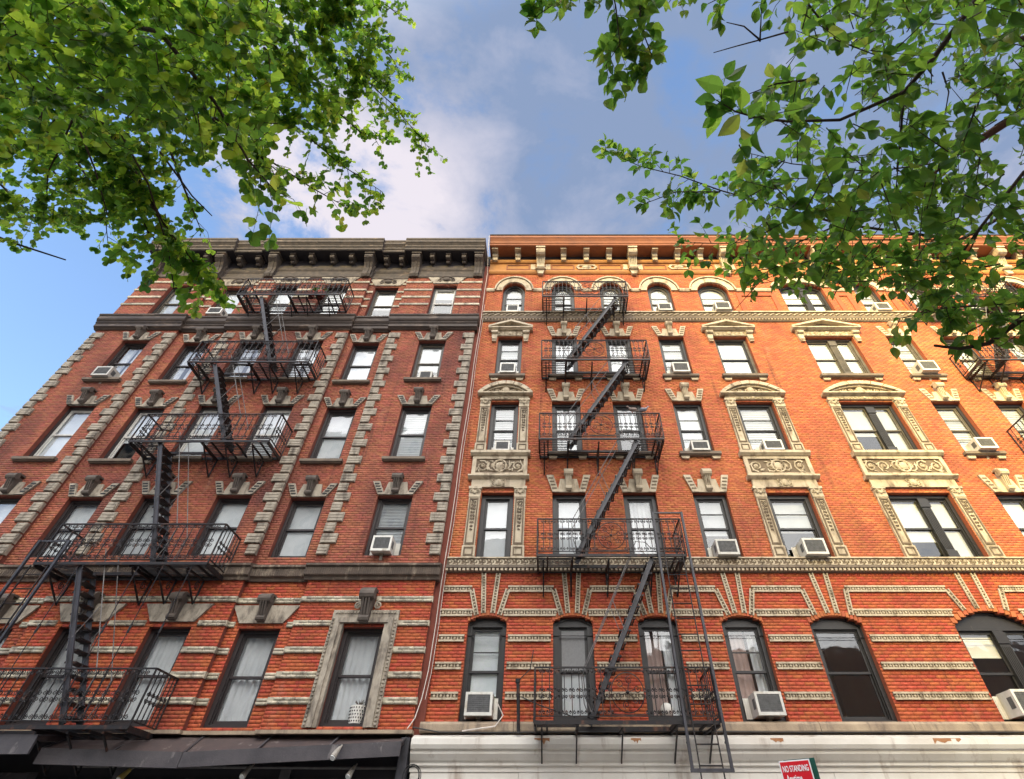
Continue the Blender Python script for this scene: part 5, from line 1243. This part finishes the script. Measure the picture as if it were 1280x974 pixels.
def right_tree():
    base = Vector((6.3, -12.6, 0))
    t = thing('elm_tree', 'leafy green tree with oval leaves hanging over the upper right', 'tree', base)
    T = Tree(t, leaf_oval(), 'elm', 'bark', 23)
    fork = Vector((6.1, -12.4, 4.4))
    MB().tube([base, base+Vector((-.05, .1, 2.2)), fork], .20, 10, .13).build('trunk', 'bark', t)
    lb = MB(); P = lambda *q: [ray(u, v, z) for u, v, z in q]
    def limb(q, r, r2, mt=None):
        q = P(*q); m = fork.lerp(q[0], .5)+Vector((0, 0, .3)); lb.tube([fork, m, q[0]], r*1.6, 7, r); lb.tube(q, r, 7, r2)
    limb([(1420, -60, 3.2), (1300, -10, 3.0), (1220, 0, 2.9), (1165, 75, 2.9), (1130, 115, 2.9), (1050, 150, 2.8), (985, 152, 2.7)], .022, .006)
    limb([(1400, 300, 3.4), (1290, 390, 3.4), (1235, 430, 3.4), (1200, 436, 3.4), (1168, 432, 3.4)], .020, .009)
    limb([(1420, 160, 3.8), (1280, 215, 3.8), (1225, 285, 3.8), (1200, 320, 3.8)], .016, .007)
    limb([(1320, -80, 4.4), (1100, -90, 4.4), (900, -70, 4.4), (760, -40, 4.2)], .02, .008)
    limb([(1380, 200, 4.8), (1200, 300, 4.7), (1050, 280, 4.6), (970, 258, 4.5)], .02, .008)
    b = MB().tube(P((1420, 60, 3.0), (1280, 138, 3.0), (1240, 165, 3.0), (1196, 192, 3.0)), .030, 8, .018); b.tube(P((1196, 192, 3.0), (1170, 215, 3.05), (1150, 235, 3.1)), .012, 6, .005); b.build('bough', 'bark_red', t)
    MB().tube(P((1350, 40, 3.4), (1280, 48, 3.4), (1240, 55, 3.4)), .024, 8, .014).build('bough', 'bark', t)
    sp = [
      ([(970, 258, 4.5), (900, 238, 4.4), (850, 220, 4.4), (800, 208, 4.3), (752, 186, 4.3)], .095, .06, (.08, .22), 4),
      ([(900, 240, 4.4), (845, 240, 4.3), (805, 255, 4.3)], .095, .07, (.08, .2), 4),
      ([(760, -40, 4.2), (770, 10, 4.1), (775, 55, 4.0), (755, 85, 4.0)], .125, .06, (.08, .28), 5),
      ([(800, -40, 4.2), (800, 30, 4.0), (815, 70, 4.0), (808, 100, 4.0)], .125, .06, (.06, .20), 5),
      ([(740, -40, 4.2), (700, 0, 4.1), (668, 22, 4.0)], .115, .07, (.06, .2), 5),
      ([(870, -40, 4.2), (845, -10, 4.1), (835, 5, 4.1)], .09, .12, (.06, .14), 3),
      ([(985, 152, 2.7), (950, 148, 2.65), (920, 140, 2.6), (895, 125, 2.6)], .125, .07, (.06, .16), 3),
      ([(1010, 100, 2.9), (970, 105, 2.9), (935, 118, 2.9)], .09, .09, (.06, .16), 4),
      ([(1130, 115, 2.9), (1125, 180, 2.9), (1120, 235, 2.9)], .105, .075, (.06, .22), 4),
      ([(1200, 300, 4.7), (1080, 300, 4.6), (960, 300, 4.5), (900, 305, 4.5), (848, 302, 4.5)],   .092, .07, (.08, .28), 4),
      ([(1200, 300, 4.7), (1100, 335, 4.5), (1000, 345, 4.4), (935, 358, 4.4)],   .092, .07, (.08, .25), 4),
      ([(1050, 280, 4.6), (960, 320, 4.5), (915, 340, 4.5)], .085, .09, (.06, .2), 4),
      ([(1250, 330, 4.0), (1150, 350, 4.0), (1060, 352, 4.0), (1000, 362, 4.0)], .09, .085, (.08, .22), 4),
      ([(1260, 380, 3.6), (1180, 385, 3.5), (1140, 395, 3.5), (1125, 398, 3.5)], .10, .085, (.06, .18), 4),
      ([(1290, 390, 3.4), (1250, 395, 3.4), (1215, 412, 3.4), (1205, 418, 3.4)], .105, .075, (.06, .16), 4),
      ([(1030, 0, 3.4), (960, -10, 3.3), (905, -5, 3.2), (885, 5, 3.2)], .095, .10, (.06, .18), 4),
      ([(1200, 200, 4.0), (1090, 215, 3.9), (990, 205, 3.8), (930, 190, 3.8)], .09, .085, (.08, .25), 4),
      ([(1280, 215, 3.8), (1225, 285, 3.8), (1205, 330, 3.8), (1200, 350, 3.8)], .085, .09, (.06, .18), 4),
    ]
    for q, size, step, ln, per in sp: T.spray(P(*q), .008, step, size, ln=ln, per=per, droop=.45, curl=.4)
    for q in (((985, 40, 3.0), (950, 50, 3.0), (920, 58, 3.0), (892, 66, 3.0)), ((950, 50, 3.0), (930, 33, 3.0), (908, 28, 3.0)), ((950, 52, 3.0), (952, 10, 3.0)), ((1010, 5, 2.8), (1045, 50, 2.8), (1110, 75, 2.8)), ((1178, 90, 3.2), (1186, 115, 3.2), (1180, 150, 3.2)), ((1060, 310, 4.2), (1000, 330, 4.2), (950, 352, 4.2), (918, 388, 4.2))): T.twig(P(*q), .006, .0025, 5)
    poly_ = [(1010, -40), (1320, -40), (1320, 440), (1240, 425), (1150, 395), (1080, 350), (1010, 345), (940, 350), (905, 305), (960, 270), (905, 235), (930, 190), (990, 215), (1000, 190), (960, 165), (945, 120), (985, 90), (1000, 50)]
    holes = [(1030, 80, 34), (1050, 130, 26), (1180, 120, 26), (1005, 215, 20), (1080, 135, 20), (1250, 150, 26), (1240, 300, 30), (1260, 200, 22), (1110, 300, 16), (1270, 350, 26)]
    k = 0
    while k < 640:
        u, v = T.r.uniform(900, 1320), T.r.uniform(-40, 440)
        if not inside(poly_, u, v) or any((u-a)**2+(v-b_)**2 < c*c for a, b_, c in holes): continue
        z = T.r.choice((T.r.uniform(2.3, 3.2), T.r.uniform(3.0, 4.4), T.r.uniform(3.8, 5.2)))
        if v > 300: z = max(z, 3.3)
        T.cluster(ray(u, v, z), T.r.randint(4, 7), T.r.uniform(.09, .16), .088, .4); k += 1
    lb.build('limb', 'bark', t); T.finish()
right_tree()
